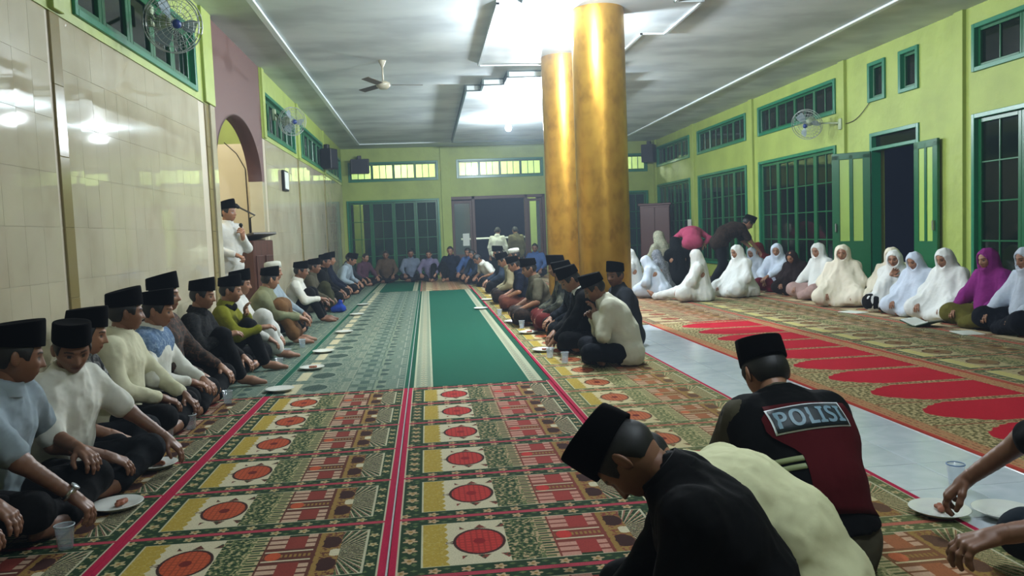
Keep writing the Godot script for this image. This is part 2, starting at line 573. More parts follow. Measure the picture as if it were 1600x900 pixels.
# a casement window; origin at the middle of its sill, x along the wall, z into the room
func window(num: int, t: Transform3D, w: float, h: float, leaves: int, cols: int, rows: int, clear := 0) -> void:
	var win := struct("window_%d" % num)
	win.transform = t
	var green := mat("green_gloss_paint", Color(0.04, 0.35, 0.20), 0.3)
	var pale := mat("green_frame_paint", Color(0.09, 0.44, 0.31), 0.3)
	var glass := mat(["dark_glass", "clear_glass", "green_glass"][clear], [Color(0.012, 0.075, 0.055, 0.78), Color(0.75, 0.85, 0.8, 0.08), Color(0.05, 0.22, 0.15, 0.35)][clear], 0.06)
	glass.transparency = BaseMaterial3D.TRANSPARENCY_ALPHA
	var f := 0.05
	var st := st_new()
	for s in [-1, 1]:
		bx(st, Vector3(s * (w / 2 - f / 2), h / 2, -0.03), Vector3(f, h, 0.12), 0.004)
		bx(st, Vector3(0, h / 2 + s * (h / 2 - f / 2), -0.03), Vector3(w - 2 * f, f, 0.12), 0.004)
	part("frame", done(st), pale, win)
	var lw := (w - 2 * f) / leaves
	var lh := h - 2 * f
	var sr := 0.05 if h > 1 else (0.06 if leaves == 5 else 0.034)
	var key := "leaf%.3f_%.3f" % [lw, lh]
	if not meshes.has(key):
		st = st_new()
		for s in [-1, 1]:
			bx(st, Vector3(s * (lw / 2 - sr / 2), 0, 0), Vector3(sr - 0.002, lh, 0.04), 0.004)
			bx(st, Vector3(0, s * (lh / 2 - sr / 2), 0), Vector3(lw - 2 * sr, sr, 0.04), 0.004)
		meshes[key] = done(st)
	var pw := (lw - 2 * sr) / cols
	var ph := (lh - 2 * sr) / rows
	for i in leaves:
		var leaf := part("casement", meshes[key], green, win, Vector3(-w / 2 + f + lw * (i + 0.5), h / 2, -0.04))
		for c in range(1, cols):
			part("muntin", box_mesh(Vector3(0.018, lh - 2 * sr, 0.026), 0.003), green, leaf, Vector3(-lw / 2 + sr + pw * c, 0, 0))
		for r in range(1, rows):
			part("muntin", box_mesh(Vector3(lw - 2 * sr, 0.018, 0.024), 0.003), green, leaf, Vector3(0, -lh / 2 + sr + ph * r, 0))
		for c in cols:
			for r in rows:
				part("pane", box_mesh(Vector3(pw - 0.018, ph - 0.018, 0.004)), glass, leaf, Vector3(-lw / 2 + sr + pw * (c + 0.5), -lh / 2 + sr + ph * (r + 0.5), -0.004))

func doors() -> void:
	var green := mat("green_gloss_paint", Color.WHITE)
	var pale := mat("green_frame_paint", Color.WHITE)
	# right wall double door, standing open into the hall
	var d := struct("door_1")
	d.transform = Transform3D(Basis(Vector3.BACK, Vector3.UP, Vector3.LEFT), Vector3(XR, 0, -9.95))
	var st := st_new()
	for s in [-1, 1]:
		bx(st, Vector3(s * 0.525, 1.135, -0.05), Vector3(0.05, 2.27, 0.14), 0.004)
	bx(st, Vector3(0, 2.245, -0.05), Vector3(1.0, 0.05, 0.14), 0.004)
	bx(st, Vector3(0, 2.05, -0.05), Vector3(1.0, 0.045, 0.14), 0.004)
	part("frame", done(st), pale, d)
	var glass := mat("dark_glass", Color.WHITE)
	part("pane", box_mesh(Vector3(1.0, 0.15, 0.004)), glass, d, Vector3(0, 2.147, -0.05))
	var yellow := mat("pale_yellow_panel", Color(0.60, 0.72, 0.34), 0.35)
	for s in [-1, 1]:
		# the leaf turns on its jamb: nearly flat against the wall
		var leaf := part("leaf", null, green, d, Vector3(s * 0.5, 0, 0.0))
		st = st_new()
		var w := 0.50
		for e in [[0.05, 0.1], [0.45, 0.1], [0.25, 0.05]]:
			bx(st, Vector3(s * e[0], 1.4, 0), Vector3(e[1], 1.2, 0.035), 0.004)
		bx(st, Vector3(s * w / 2, 0.42, 0), Vector3(w, 0.78, 0.035), 0.004)
		bx(st, Vector3(s * w / 2, 1.985, 0), Vector3(w, 0.09, 0.035), 0.004)
		leaf.mesh = done(st)
		leaf.rotation.y = s * deg_to_rad(-52.0 if s < 0 else -3.0)
		leaf.position.z = 0.03
		for e in [0.1625, 0.3375]:
			part("panel", box_mesh(Vector3(0.125, 1.13, 0.012)), yellow, leaf, Vector3(s * e, 1.375, 0))
		part("handle", box_mesh(Vector3(0.02, 0.12, 0.05), 0.006), mat("steel", Color(0.7, 0.7, 0.7), 0.3, 1.0), leaf, Vector3(s * 0.45, 1.0, 0.03))
	# back wall entrance: brown frame, glazed side leaves, open middle
	var e := struct("door_2")
	e.position = Vector3(1.86, 0, ZB)
	var wood := mat("door_brown", Color(0.26, 0.15, 0.115), 0.5)
	st = st_new()
	for x in [-1.22, -0.62, 0.76, 1.22]:
		bx(st, Vector3(x, 1.05, -0.04), Vector3(0.08, 2.1, 0.16), 0.005)
	bx(st, Vector3(0, 2.06, -0.04), Vector3(2.5, 0.08, 0.16), 0.005)
	part("frame", done(st), wood, e)
	var cg := mat("clear_glass", Color.WHITE)
	for s in [[-0.92, 0.52], [0.99, 0.38]]:
		var leaf := part("leaf", null, wood, e, Vector3(s[0], 0, -0.03))
		st = st_new()
		for k in [-1, 1]:
			bx(st, Vector3(k * (s[1] / 2 - 0.03), 1.0, 0), Vector3(0.06, 2.0, 0.04), 0.004)
		bx(st, Vector3(0, 0.3, 0), Vector3(s[1] - 0.12, 0.6, 0.04), 0.004)
		bx(st, Vector3(0, 1.96, 0), Vector3(s[1] - 0.12, 0.07, 0.04), 0.004)
		leaf.mesh = done(st)
		part("pane", box_mesh(Vector3(s[1] - 0.12, 1.32, 0.005)), cg, leaf, Vector3(0, 1.26, 0))
	var paper := mat("paper_white", Color(0.83, 0.85, 0.82), 0.7)
	var pn := thing("paper_notice", "blank white paper notice stuck on the brown back door leaf", "notice", Vector3(1.02, 0.98, ZB + 0.012))
	part("sheet", box_mesh(Vector3(0.17, 0.32, 0.002)), paper, pn)

func porch() -> void:
	# roofed porch outside the back wall: it is lit, the yard behind it is dark
	var lime := mat("yellow_green_paint", Color.WHITE)
	var po := struct("trim_1")
	var st := st_new()
	bx(st, Vector3(2, -0.45, -22.6), Vector3(13, 0.2, 3.2))
	part("porch_floor", done(st), mat("floor_screed", Color.WHITE), po)
	st = st_new()
	bx(st, Vector3(2, 3.6, -22.5), Vector3(13, 0.1, 3.4))
	part("porch_ceiling", done(st), mat("white_moulding", Color.WHITE), po)
	st = st_new()
	bx(st, Vector3(2, 3.0, -23.6), Vector3(13, 1.3, 0.2))
	part("porch_beam", done(st), paint("pale_green_paint", Color(0.78, 0.86, 0.5)), po)
	for x in [-1.93, 3.1, 5.9]:
		part("porch_pillar", box_mesh(Vector3(0.26, 3.0, 0.26), 0.01), lime, po, Vector3(x, 1.1, -23.5))
	st = st_new()
	for y in [0.98]:
		tube(st, [Vector3(1.0, y, -23.5), Vector3(3.1, y, -23.5)], 0.028, 8)
	part("rail", done(st), mat("white_plastic", Color.WHITE), po)
	for q in [[-0.75, "round porch lamp shining through the back window beside the black loudspeaker"], [1.75, "round porch lamp shining through the window above the brown back door"], [5.0, "round porch lamp behind the back window half hidden by the golden columns"]]:
		var x: float = q[0]
		var t := thing("porch_lamp", q[1], "lamp", Vector3(x, 3.25, -22.3), 0.0, "porch lamps behind the back wall")
		st = st_new()
		lathe(st, [Vector2(0, -0.09), Vector2(0.06, -0.08), Vector2(0.1, -0.03), Vector2(0.1, 0.03), Vector2(0.06, 0.08), Vector2(0, 0.09)], 18)
		part("globe", done(st), mat("bulb_glow", Color.WHITE), t)
		st = st_new()
		tube(st, [Vector3(0, 0.08, 0), Vector3(0, 0.3, 0)], 0.012, 8)
		part("stem", done(st), mat("white_plastic", Color.WHITE), t)
		var l := OmniLight3D.new()
		l.name = "porch_light"
		l.light_color = Color(0.95, 0.98, 0.92)
		l.light_energy = 4.0
		l.light_size = 0.09
		l.omni_range = 30.0
		l.omni_attenuation = 2.0
		l.shadow_enabled = true
		t.add_child(l)

func columns() -> void:
	var gold := mat("gold_paint", Color(0.80, 0.62, 0.25), 0.42, 0.8)
	gold.albedo_texture = noise_tex("gold_wear", 0.015, 512, [[0.0, Color(0.74, 0.70, 0.66)], [0.45, Color(0.93, 0.91, 0.88)], [1.0, Color(1, 1, 1)]], false, FastNoiseLite.TYPE_SIMPLEX_SMOOTH, 5)
	gold.uv1_triplanar = true
	gold.uv1_scale = Vector3(0.9, 0.5, 0.9)
	gold.roughness_texture = noise_tex("gold_rough", 0.03, 256, [[0.0, Color(0.75, 0.75, 0.75)], [1.0, Color(1, 1, 1)]])
	for c in [[Vector3(1.86, 0, -8.31), "thick round golden column behind the men in dark jackets"], [Vector3(1.86, 0, -10.5), "golden column standing behind the other golden column"]]:
		var o := thing("golden_column", c[1], "column", c[0], 0.0, "golden columns")
		var st := st_new()
		lathe(st, [Vector2(0.274, 0.16), Vector2(0.274, CH - 0.002)], 64)
		part("shaft", done(st), gold, o)
		st = st_new()
		lathe(st, [Vector2(0.0, 0.0), Vector2(0.3, 0.0), Vector2(0.3, 0.14), Vector2(0.285, 0.16), Vector2(0.27, 0.162)], 64)
		part("plinth", done(st), gold, o)

# ---------------------------------------------------------------- carpets
var leafy := FastNoiseLite.new()

func flowers(along: float, across: float, half: float, pal: Dictionary, step := 0.09) -> Color:
	var a := fposmod(along, step) - step / 2
	var b := across
	var r := sqrt(a * a + b * b)
	var th := atan2(b, a)
	if r < half * 0.22:
		return pal.gold
	if r < half * (0.60 + 0.16 * cos(5.0 * th)):
		return pal.flower
	var a2 := fposmod(along + step / 2, step) - step / 2
	for sg in [-1.0, 1.0]:
		var q := Vector2(a2 + sg * 0.012, b - sg * half * 0.45)
		if absf(q.x) * 0.7 + absf(q.y) < half * 0.30:
			return pal.leaf
	return pal.ground

func mat_pixel(u: float, v: float, pal: Dictionary) -> Color:
	# one prayer place: u 0..1 across the strip (0 at the side of the niche), v 0..0.54 along the strip
	if u < 0.026 or u > 0.974:
		return pal.edge
	var vv := absf(v - 0.27)        # 0 at the middle of the place, 0.27 at the red joint
	if vv > 0.261:
		return pal.line
	if u < 0.032 or u > 0.968:
		return pal.thin
	if vv > 0.200:
		return flowers(u + 0.01, 0.232 - vv, 0.030, pal, 0.105) if vv < 0.257 else pal.line
	if u < 0.105:
		return flowers(v, u - 0.067, 0.036, pal)
	if u > 0.925:
		return flowers(v, u - 0.945, 0.026, pal)
	if vv > 0.194 or u < 0.112 or u > 0.917:
		return pal.thin
	var n := leafy.get_noise_2d(u * 900.0, v * 900.0)
	var y := v - 0.27
	# night-yellow band with scalloped edge
	var sc := 0.185 + 0.012 * absf(sin(v * 58.0))
	if u < sc:
		return pal.yellow.lerp(pal.cream, 0.25 if n > 0.25 else 0.0)
	if u < 0.40:
		# hanging lamp: chain and a round red globe
		var q := Vector2((u - 0.305) / 0.088, y / 0.118)
		var r := q.length()
		if r < 0.92:
			if Vector2(q.x * 1.0, q.y * 1.1).length() < 0.24:
				return pal.lamp_dark
			return pal.lamp.darkened(0.18) if sin(u * 300.0) > 0.55 or sin(v * 260.0) > 0.7 else pal.lamp
		if r < 1.03:
			return pal.dark
		if absf(y) < 0.004 + 0.010 * absf(sin((u - 0.2) * 90.0)) and u < 0.23 and absf(y) > 0.0025:
			return pal.dark
		if absf(y) > 0.125 and absf(y) < 0.165 - 0.05 * absf(sin(u * 40.0)) and u > 0.24:
			return pal.brown if n > -0.15 else pal.ground
		return pal.cream
	if u < 0.50:
		return pal.ground if n < -0.1 else (pal.leaf if n < 0.22 else pal.flower)
	if u < 0.56:
		var k := fposmod(v, 0.045) - 0.0225
		if u < 0.515:
			return pal.leaf if n > 0.0 else pal.flower
		if absf(k) < 0.006:
			return pal.ground
		return pal.flower if absf(k) < 0.015 or u > 0.548 else pal.leaf
	if u < 0.745:
		# mosque front
		if u < 0.567 or u > 0.735:
			return pal.brown
		var ay := absf(y)
		if ay < 0.055:
			if Vector2((u - 0.60) / 0.028, y / 0.036).length() < 1.0:
				return pal.lamp
			if ay > 0.047:
				return pal.brown
			if ay > 0.036:
				return pal.cream
			if ay < 0.013 and fposmod(u, 0.016) < 0.009:
				return pal.gold
			return pal.brown
		if ay < 0.062:
			return pal.brown
		if absf(u - 0.665) < 0.036:
			return pal.red if ay < 0.18 else pal.ground
		if fposmod(ay - 0.062, 0.044) < 0.012:
			return pal.brown
		return pal.pink
	if u < 0.83:
		if absf(u - 0.752 - 0.006 * absf(sin(v * 60.0))) < 0.009:
			return pal.gold
		if Vector2((u - 0.815) / 0.026, y / 0.032).length() < 1.0 and u - 0.815 > -0.02:
			return pal.cream
		if absf(absf(y) - 0.10) < 0.055 and Vector2((u - 0.79) / 0.038, (absf(y) - 0.10) / 0.055).length() < 1.0:
			return pal.dark
		return pal.gold.lerp(pal.brown, 0.5 + 0.5 * signf(n - 0.05))
	# rays
	var ang := atan2(y, u - 0.80)
	var m := fposmod(ang * 7.3 + 0.5, 1.0)
	if m < 0.22:
		return pal.cream
	if m < 0.36:
		return pal.brown
	if m < 0.44:
		return pal.pink
	return pal.ground if n < 0.12 else pal.leaf

func red_pixel(u: float, v: float, pal: Dictionary) -> Color:
	# a plain red place with a scalloped pointed end, beige flowers round it (u 0..1.235)
	var n := leafy.get_noise_2d(u * 700.0, v * 700.0)
	if u < 0.02 or u > 1.215:
		return pal.line
	if u < 0.115 or u > 1.11:
		var s := fposmod(u * 30.0, 1.0)
		return (pal.brown if n > 0.1 else pal.gold) if s < 0.4 else pal.pink
	var vv := absf(v - 0.27)
	if u > 0.255 and u < 1.10 and vv < 0.238:
		var tip := (u - 0.255) / 0.235
		var lim := 0.238 * clampf(pow(tip, 0.5), 0.0, 1.0) - 0.018 * absf(sin(u * 42.0)) * (1.0 if u < 0.5 else 0.0)
		if vv < lim:
			return pal.red
		if vv < lim + 0.008:
			return pal.gold
	if vv > 0.262:
		return pal.brown
	return pal.flower if n > 0.08 else (pal.ground if n < -0.18 else pal.leaf)

func runner_pixel(u: float, v: float, pal: Dictionary) -> Color:
	# plain green runner between patterned borders (u 0..1.04)
	if u > 0.985 or u < 0.035:
		return pal.edge
	if u > 0.175 and u < 0.885:
		return pal.field
	if (u > 0.885 and u < 0.9) or (u > 0.16 and u < 0.175) or (u > 0.95 and u < 0.985) or u < 0.05:
		return pal.thin
	var n := leafy.get_noise_2d(u * 900.0, v * 900.0)
	return flowers(v, (u - 0.925) if u > 0.5 else (u - 0.105), 0.045, pal) if n < 0.3 else pal.leaf

func carpet_tex(key: String, w: float, h: float, kind: int, pal: Dictionary) -> StandardMaterial3D:
	var px := int(w * 440.0)
	var py := int(h * 440.0)
	var data := PackedByteArray()
	data.resize(px * py * 3)
	var i := 0
	for r in py:
		var v := h * (r + 0.5) / py
		for c in px:
			var u := w * (c + 0.5) / px
			var col: Color
			if kind == 0:
				col = mat_pixel(u / w, v, pal)
			elif kind == 1:
				col = red_pixel(u, v, pal)
			else:
				col = runner_pixel(u, v, pal)
			var g := 0.80 + 0.14 * float((c * 7919 + r * 104729 + c * r * 31) % 97) / 97.0
			data[i] = clampi(int(col.r * 255 * g), 0, 255)
			data[i + 1] = clampi(int(col.g * 255 * g), 0, 255)
			data[i + 2] = clampi(int(col.b * 255 * g), 0, 255)
			i += 3
	var m := mat(key, Color.WHITE, 0.95)
	m.albedo_texture = ImageTexture.create_from_image(Image.create_from_data(px, py, false, Image.FORMAT_RGB8, data))
	m.metallic_specular = 0.2
	return m

# a woven strip lying on the floor; v0: where a joint between two places falls
func carpet(label: String, m: Material, x0: float, x1: float, z0: float, z1: float, u0: float, u1: float, step := 0.54, v0 := -3.08, y := 0.0, thick := 0.008) -> void:
	var t := thing("prayer_carpet", label, "carpet", Vector3((x0 + x1) / 2, y, (z0 + z1) / 2), 0.0, "carpets on the hall floor")
	var st := st_new()
	var c := t.position
	var b := 0.003
	var lo := Vector3(x0, 0, z1) - Vector3(c.x, 0, c.z)
	var hi := Vector3(x1, thick, z0) - Vector3(c.x, 0, c.z)
	var top := [Vector3(lo.x + b, hi.y, lo.z + b), Vector3(hi.x - b, hi.y, lo.z + b), Vector3(hi.x - b, hi.y, hi.z - b), Vector3(lo.x + b, hi.y, hi.z - b)]
	var bot := [Vector3(lo.x, 0, lo.z), Vector3(hi.x, 0, lo.z), Vector3(hi.x, 0, hi.z), Vector3(lo.x, 0, hi.z)]
	var uvof := func(p: Vector3) -> Vector2: return Vector2(lerpf(u0, u1, (p.x - lo.x) / (hi.x - lo.x)), (p.z + c.z - v0) / step)
	for k in 4:
		var e := (k + 1) % 4
		for p in [top[k], top[e], bot[e], top[k], bot[e], bot[k]]:
			st.set_uv(uvof.call(p))
			st.add_vertex(p)
	for k in [0, 1, 2, 0, 2, 3]:
		st.set_uv(uvof.call(top[k]))
		st.add_vertex(top[k])
	part("pile", done(st), m, t)

func build_carpets() -> void:
	leafy.seed = 3
	leafy.frequency = 0.05
	var c := func(r, g, b): return Color8(r, g, b)
	var base := {"edge": c.call(178, 28, 66), "line": c.call(176, 62, 78), "thin": c.call(196, 190, 160), "ground": c.call(36, 60, 36), "leaf": c.call(92, 106, 66), "flower": c.call(186, 170, 126), "gold": c.call(150, 118, 62), "yellow": c.call(176, 150, 60), "cream": c.call(208, 198, 166), "lamp": c.call(190, 84, 50), "lamp_dark": c.call(110, 36, 30), "dark": c.call(60, 34, 30), "brown": c.call(96, 52, 40), "pink": c.call(196, 164, 138), "red": c.call(136, 58, 48)}
	var p1 := carpet_tex("carpet_orange", 1.0, 0.54, 0, base)
	var b2 := base.duplicate()
	b2.merge({"lamp": c.call(194, 58, 52), "lamp_dark": c.call(140, 30, 34), "pink": c.call(198, 144, 126), "red": c.call(158, 60, 54), "brown": c.call(128, 62, 50), "flower": c.call(190, 160, 124)}, true)
	var p2 := carpet_tex("carpet_red_lamp", 1.0, 0.54, 0, b2)
	var b3 := base.duplicate()
	b3.merge({"lamp": c.call(196, 108, 70), "brown": c.call(130, 86, 56), "red": c.call(158, 98, 62), "pink": c.call(196, 160, 130), "ground": c.call(94, 102, 62), "dark": c.call(98, 70, 52), "leaf": c.call(140, 140, 92), "cream": c.call(206, 190, 146), "line": c.call(182, 104, 84)}, true)
	var p3 := carpet_tex("carpet_tan", 1.0, 0.54, 0, b3)
	var bg := base.duplicate()
	bg.merge({"edge": c.call(22, 88, 66), "line": c.call(112, 128, 114), "thin": c.call(150, 156, 138), "ground": c.call(88, 108, 96), "leaf": c.call(116, 130, 114), "flower": c.call(146, 152, 130), "gold": c.call(122, 136, 114), "yellow": c.call(206, 196, 160), "cream": c.call(128, 140, 122), "lamp": c.call(70, 90, 80), "lamp_dark": c.call(54, 74, 66), "dark": c.call(62, 82, 74), "brown": c.call(82, 102, 90), "pink": c.call(132, 144, 126), "red": c.call(72, 94, 84)}, true)
	var pg := carpet_tex("carpet_sage", 1.0, 0.54, 0, bg)
	var br := base.duplicate()
	br.merge({"red": c.call(196, 34, 52), "line": c.call(190, 70, 56), "ground": c.call(96, 92, 56), "leaf": c.call(150, 134, 88), "flower": c.call(204, 186, 140), "gold": c.call(186, 150, 104), "pink": c.call(196, 140, 100), "brown": c.call(150, 96, 66)}, true)
	var pr := carpet_tex("carpet_red_arches", 1.235, 0.54, 1, br)
	var b5 := b3.duplicate()
	b5.merge({"edge": c.call(184, 96, 76), "yellow": c.call(206, 194, 124), "ground": c.call(86, 96, 66), "lamp": c.call(150, 120, 80), "cream": c.call(186, 172, 132), "red": c.call(120, 104, 72), "brown": c.call(118, 92, 66)}, true)
	var p5 := carpet_tex("carpet_olive", 1.0, 0.54, 0, b5)
	var b6 := b3.duplicate()
	b6.merge({"edge": c.call(178, 92, 76), "yellow": c.call(212, 190, 150), "lamp": c.call(184, 110, 84), "ground": c.call(120, 104, 80), "leaf": c.call(164, 138, 106)}, true)
	var p6 := carpet_tex("carpet_rose", 1.0, 0.54, 0, b6)
	var b7 := base.duplicate()
	b7.merge({"edge": c.call(16, 78, 56), "field": c.call(18, 86, 66), "thin": c.call(176, 178, 150), "ground": c.call(132, 144, 122), "leaf": c.call(150, 156, 130), "flower": c.call(178, 176, 148), "gold": c.call(150, 130, 100)}, true)
	var p7 := carpet_tex("carpet_green_runner", 1.04, 0.27, 2, b7)
	carpet("patterned prayer carpet along the cream tiled wall, under plates and glasses", p1, XL + 0.035, -1.19, 1.2, -5.83, 0.13, 1.0)
	carpet("patterned prayer carpet with orange lamps between two red edges, beside the plates", p1, -1.19, -0.188, 1.2, -5.83, 0.0, 1.0)
	carpet("patterned prayer carpet with bright red lamps in front of the green runner", p2, -0.180, 0.862, 1.2, -5.83, 0.0, 1.0)
	carpet("tan patterned prayer carpet under the row of men by the golden columns", p3, 0.866, 1.88, 1.2, -17.5, 0.0, 1.0, 0.54, -3.2)
	carpet("sage green prayer carpet along the tiled wall under the far seated men", pg, XL + 0.035, -1.19, -5.832, -20.5, 0.13, 1.0)
	carpet("sage green patterned prayer carpet with cream blocks down one side", pg, -1.19, -0.188, -5.832, -16.4, 0.0, 1.0)
	carpet("long plain green runner with pale patterned borders down the middle", p7, -0.180, 0.862, -5.832, -16.2, 0.0, 1.0, 0.27)
	carpet("short plain green carpet in front of the men seated by the back wall", p7, -1.19, -0.188, -16.402, -20.4, 0.0, 1.0, 0.27)
	carpet("worn pinkish patterned carpet at the far end of the green runner", p6, -0.180, 0.862, -16.202, -20.4, 0.0, 1.0)
	carpet("tan patterned carpet filling the floor beyond the white tiled aisle", p3, 1.885, 2.478, -8.9, -20.4, 0.0, 0.6)
	carpet("prayer carpet with a row of plain red arched places beside the white aisle", pr, 2.482, 3.717, 1.2, -8.85, 0.0, 1.0, 0.54, -3.35)
	carpet("faded rose carpet beyond the red arched places, under the women near the column", p6, 2.482, 3.717, -8.855, -20.4, 0.0, 1.0)
	carpet("olive and beige patterned carpet between the red arches and the seated women", p5, 3.722, 4.92, 1.2, -20.4, 0.0, 1.0, 0.54, -3.1)
	carpet("rose and beige patterned carpet under the women along the green windows", p6, 4.925, XR - 0.03, 1.2, -20.4, 0.0, 1.0, 0.54, -3.0)

# ---------------------------------------------------------------- fields and figures
# Tapered capsules joined with a smooth minimum, meshed as surface nets.
# bone: [a, b, radius_a, radius_b]; cut: [centre, radius] takes a ball away
func nets(bones: Array, cuts: Array, cell: float, k: float, wr := 0.0, wf := 1.0, floor_y := -9.0, wy := 0.6) -> SurfaceTool:
	var lo := Vector3.INF
	var hi := -Vector3.INF
	for b in bones:
		var r: float = maxf(b[2], b[3]) + 2.5 * cell
		for e in 2:
			lo = lo.min(b[e] - Vector3.ONE * r)
			hi = hi.max(b[e] + Vector3.ONE * r)
	var nx := int((hi.x - lo.x) / cell) + 2
	var ny := int((hi.y - lo.y) / cell) + 2
	var nz := int((hi.z - lo.z) / cell) + 2
	var f := PackedFloat32Array()
	f.resize(nx * ny * nz)
	f.fill(1.0)
	var sy := nx
	var sz := nx * ny
	var pad := maxf(2.2 * cell, k * 0.8)
	for b in bones:
		var a: Vector3 = b[0]
		var ra: float = b[2]
		var dr: float = b[3] - ra
		var ba: Vector3 = b[1] - a
		var inv := 1.0 / maxf(ba.length_squared(), 1e-9)
		var r := maxf(b[2], b[3]) + pad
		var l: Vector3 = (a.min(b[1]) - Vector3.ONE * r - lo) / cell
		var h: Vector3 = (a.max(b[1]) + Vector3.ONE * r - lo) / cell
		for z in range(maxi(0, int(l.z)), mini(nz, int(h.z) + 2)):
			for y in range(maxi(0, int(l.y)), mini(ny, int(h.y) + 2)):
				var i := z * sz + y * sy + maxi(0, int(l.x))
				for x in range(maxi(0, int(l.x)), mini(nx, int(h.x) + 2)):
					var p := lo + Vector3(x, y, z) * cell - a
					var t := clampf(p.dot(ba) * inv, 0.0, 1.0)
					var d := (p - ba * t).length() - ra - dr * t
					var o := f[i]
					var g := maxf(k - absf(o - d), 0.0) / k
					f[i] = minf(o, d) - g * g * k * 0.25
					i += 1
	for c in cuts:
		var l: Vector3 = (c[0] - Vector3.ONE * (c[1] + 2 * cell) - lo) / cell
		var h: Vector3 = (c[0] + Vector3.ONE * (c[1] + 2 * cell) - lo) / cell
		for z in range(maxi(0, int(l.z)), mini(nz, int(h.z) + 2)):
			for y in range(maxi(0, int(l.y)), mini(ny, int(h.y) + 2)):
				for x in range(maxi(0, int(l.x)), mini(nx, int(h.x) + 2)):
					var i := z * sz + y * sy + x
					f[i] = maxf(f[i], c[1] - (lo + Vector3(x, y, z) * cell - c[0]).length())
	if floor_y > -5.0:
		for z in nz:
			for y in range(0, mini(ny, int((floor_y - lo.y) / cell) + 3)):
				var g := floor_y - (lo.y + y * cell)
				for x in nx:
					var i := z * sz + y * sy + x
					f[i] = maxf(f[i], g)
	var idx := PackedInt32Array()
	idx.resize(nx * ny * nz)
	idx.fill(-1)
	var st := SurfaceTool.new()
	st.begin(Mesh.PRIMITIVE_TRIANGLES)
	st.set_smooth_group(0)
	var far := cell * 1.8
	var count := 0
	var cells := PackedInt32Array()
	for z in nz - 1:
		for y in ny - 1:
			var i := z * sz + y * sy - 1
			for x in nx - 1:
				i += 1
				var f0 := f[i]
				if f0 > far or f0 < -far:
					continue
				var f1 := f[i + 1]
				var f2 := f[i + sy]
				var f3 := f[i + sy + 1]
				var f4 := f[i + sz]
				var f5 := f[i + sz + 1]
				var f6 := f[i + sz + sy]
				var f7 := f[i + sz + sy + 1]
				var neg := int(f0 < 0) + int(f1 < 0) + int(f2 < 0) + int(f3 < 0) + int(f4 < 0) + int(f5 < 0) + int(f6 < 0) + int(f7 < 0)
				if neg == 0 or neg == 8:
					continue
				var s := Vector3.ZERO
				var n := 0
				if (f0 < 0) != (f1 < 0): s += Vector3(f0 / (f0 - f1), 0, 0); n += 1
				if (f2 < 0) != (f3 < 0): s += Vector3(f2 / (f2 - f3), 1, 0); n += 1
				if (f4 < 0) != (f5 < 0): s += Vector3(f4 / (f4 - f5), 0, 1); n += 1
				if (f6 < 0) != (f7 < 0): s += Vector3(f6 / (f6 - f7), 1, 1); n += 1
				if (f0 < 0) != (f2 < 0): s += Vector3(0, f0 / (f0 - f2), 0); n += 1
				if (f1 < 0) != (f3 < 0): s += Vector3(1, f1 / (f1 - f3), 0); n += 1
				if (f4 < 0) != (f6 < 0): s += Vector3(0, f4 / (f4 - f6), 1); n += 1
				if (f5 < 0) != (f7 < 0): s += Vector3(1, f5 / (f5 - f7), 1); n += 1
				if (f0 < 0) != (f4 < 0): s += Vector3(0, 0, f0 / (f0 - f4)); n += 1
				if (f1 < 0) != (f5 < 0): s += Vector3(1, 0, f1 / (f1 - f5)); n += 1
				if (f2 < 0) != (f6 < 0): s += Vector3(0, 1, f2 / (f2 - f6)); n += 1
				if (f3 < 0) != (f7 < 0): s += Vector3(1, 1, f3 / (f3 - f7)); n += 1
				var p := lo + (Vector3(x, y, z) + s / n) * cell
				if wr > 0.0:
					var g := Vector3(f1 - f0, f2 - f0, f4 - f0).normalized()
					var w := creases.get_noise_3d(p.x * wf, p.y * wf * wy, p.z * wf)
					p += g * wr * (0.4 - 2.2 * absf(w))
				st.set_color(Color.WHITE)
				st.add_vertex(p)
				idx[i] = count
				count += 1
				cells.append(i)
	for i in cells:
		var s0 := f[i] < 0
		if s0 != (f[i + 1] < 0):
			face(st, idx[i], idx[i - sy], idx[i - sy - sz], idx[i - sz], s0)
		if s0 != (f[i + sy] < 0):
			face(st, idx[i], idx[i - sz], idx[i - sz - 1], idx[i - 1], s0)
		if s0 != (f[i + sz] < 0):
			face(st, idx[i], idx[i - 1], idx[i - 1 - sy], idx[i - sy], s0)
	return st

func face(st: SurfaceTool, a: int, b: int, c: int, d: int, flip: bool) -> void:
	if a < 0 or b < 0 or c < 0 or d < 0:
		return
	for v in ([a, b, c, a, c, d] if flip else [a, c, b, a, d, c]):
		st.add_index(v)

var creases := FastNoiseLite.new()

func dist(p: Vector3, bones: Array, k: float) -> float:
	var o := 1.0
	for b in bones:
		var a: Vector3 = b[0]
		var ba: Vector3 = b[1] - a
		var t := clampf((p - a).dot(ba) / maxf(ba.length_squared(), 1e-9), 0.0, 1.0)
		var d: float = (p - a - ba * t).length() - lerpf(b[2], b[3], t)
		var g := maxf(k - absf(o - d), 0.0) / k
		o = minf(o, d) - g * g * k * 0.25
	return o

# where a ray meets the bones' surface
func trace(p: Vector3, dir: Vector3, bones: Array, k: float) -> Vector3:
	var from := p
	for i in 60:
		var d := dist(p, bones, k)
		if d < 0.0005:
			return p
		if p.distance_to(from) > 0.9:
			break
		p += dir * d * 0.9
	return Vector3.INF

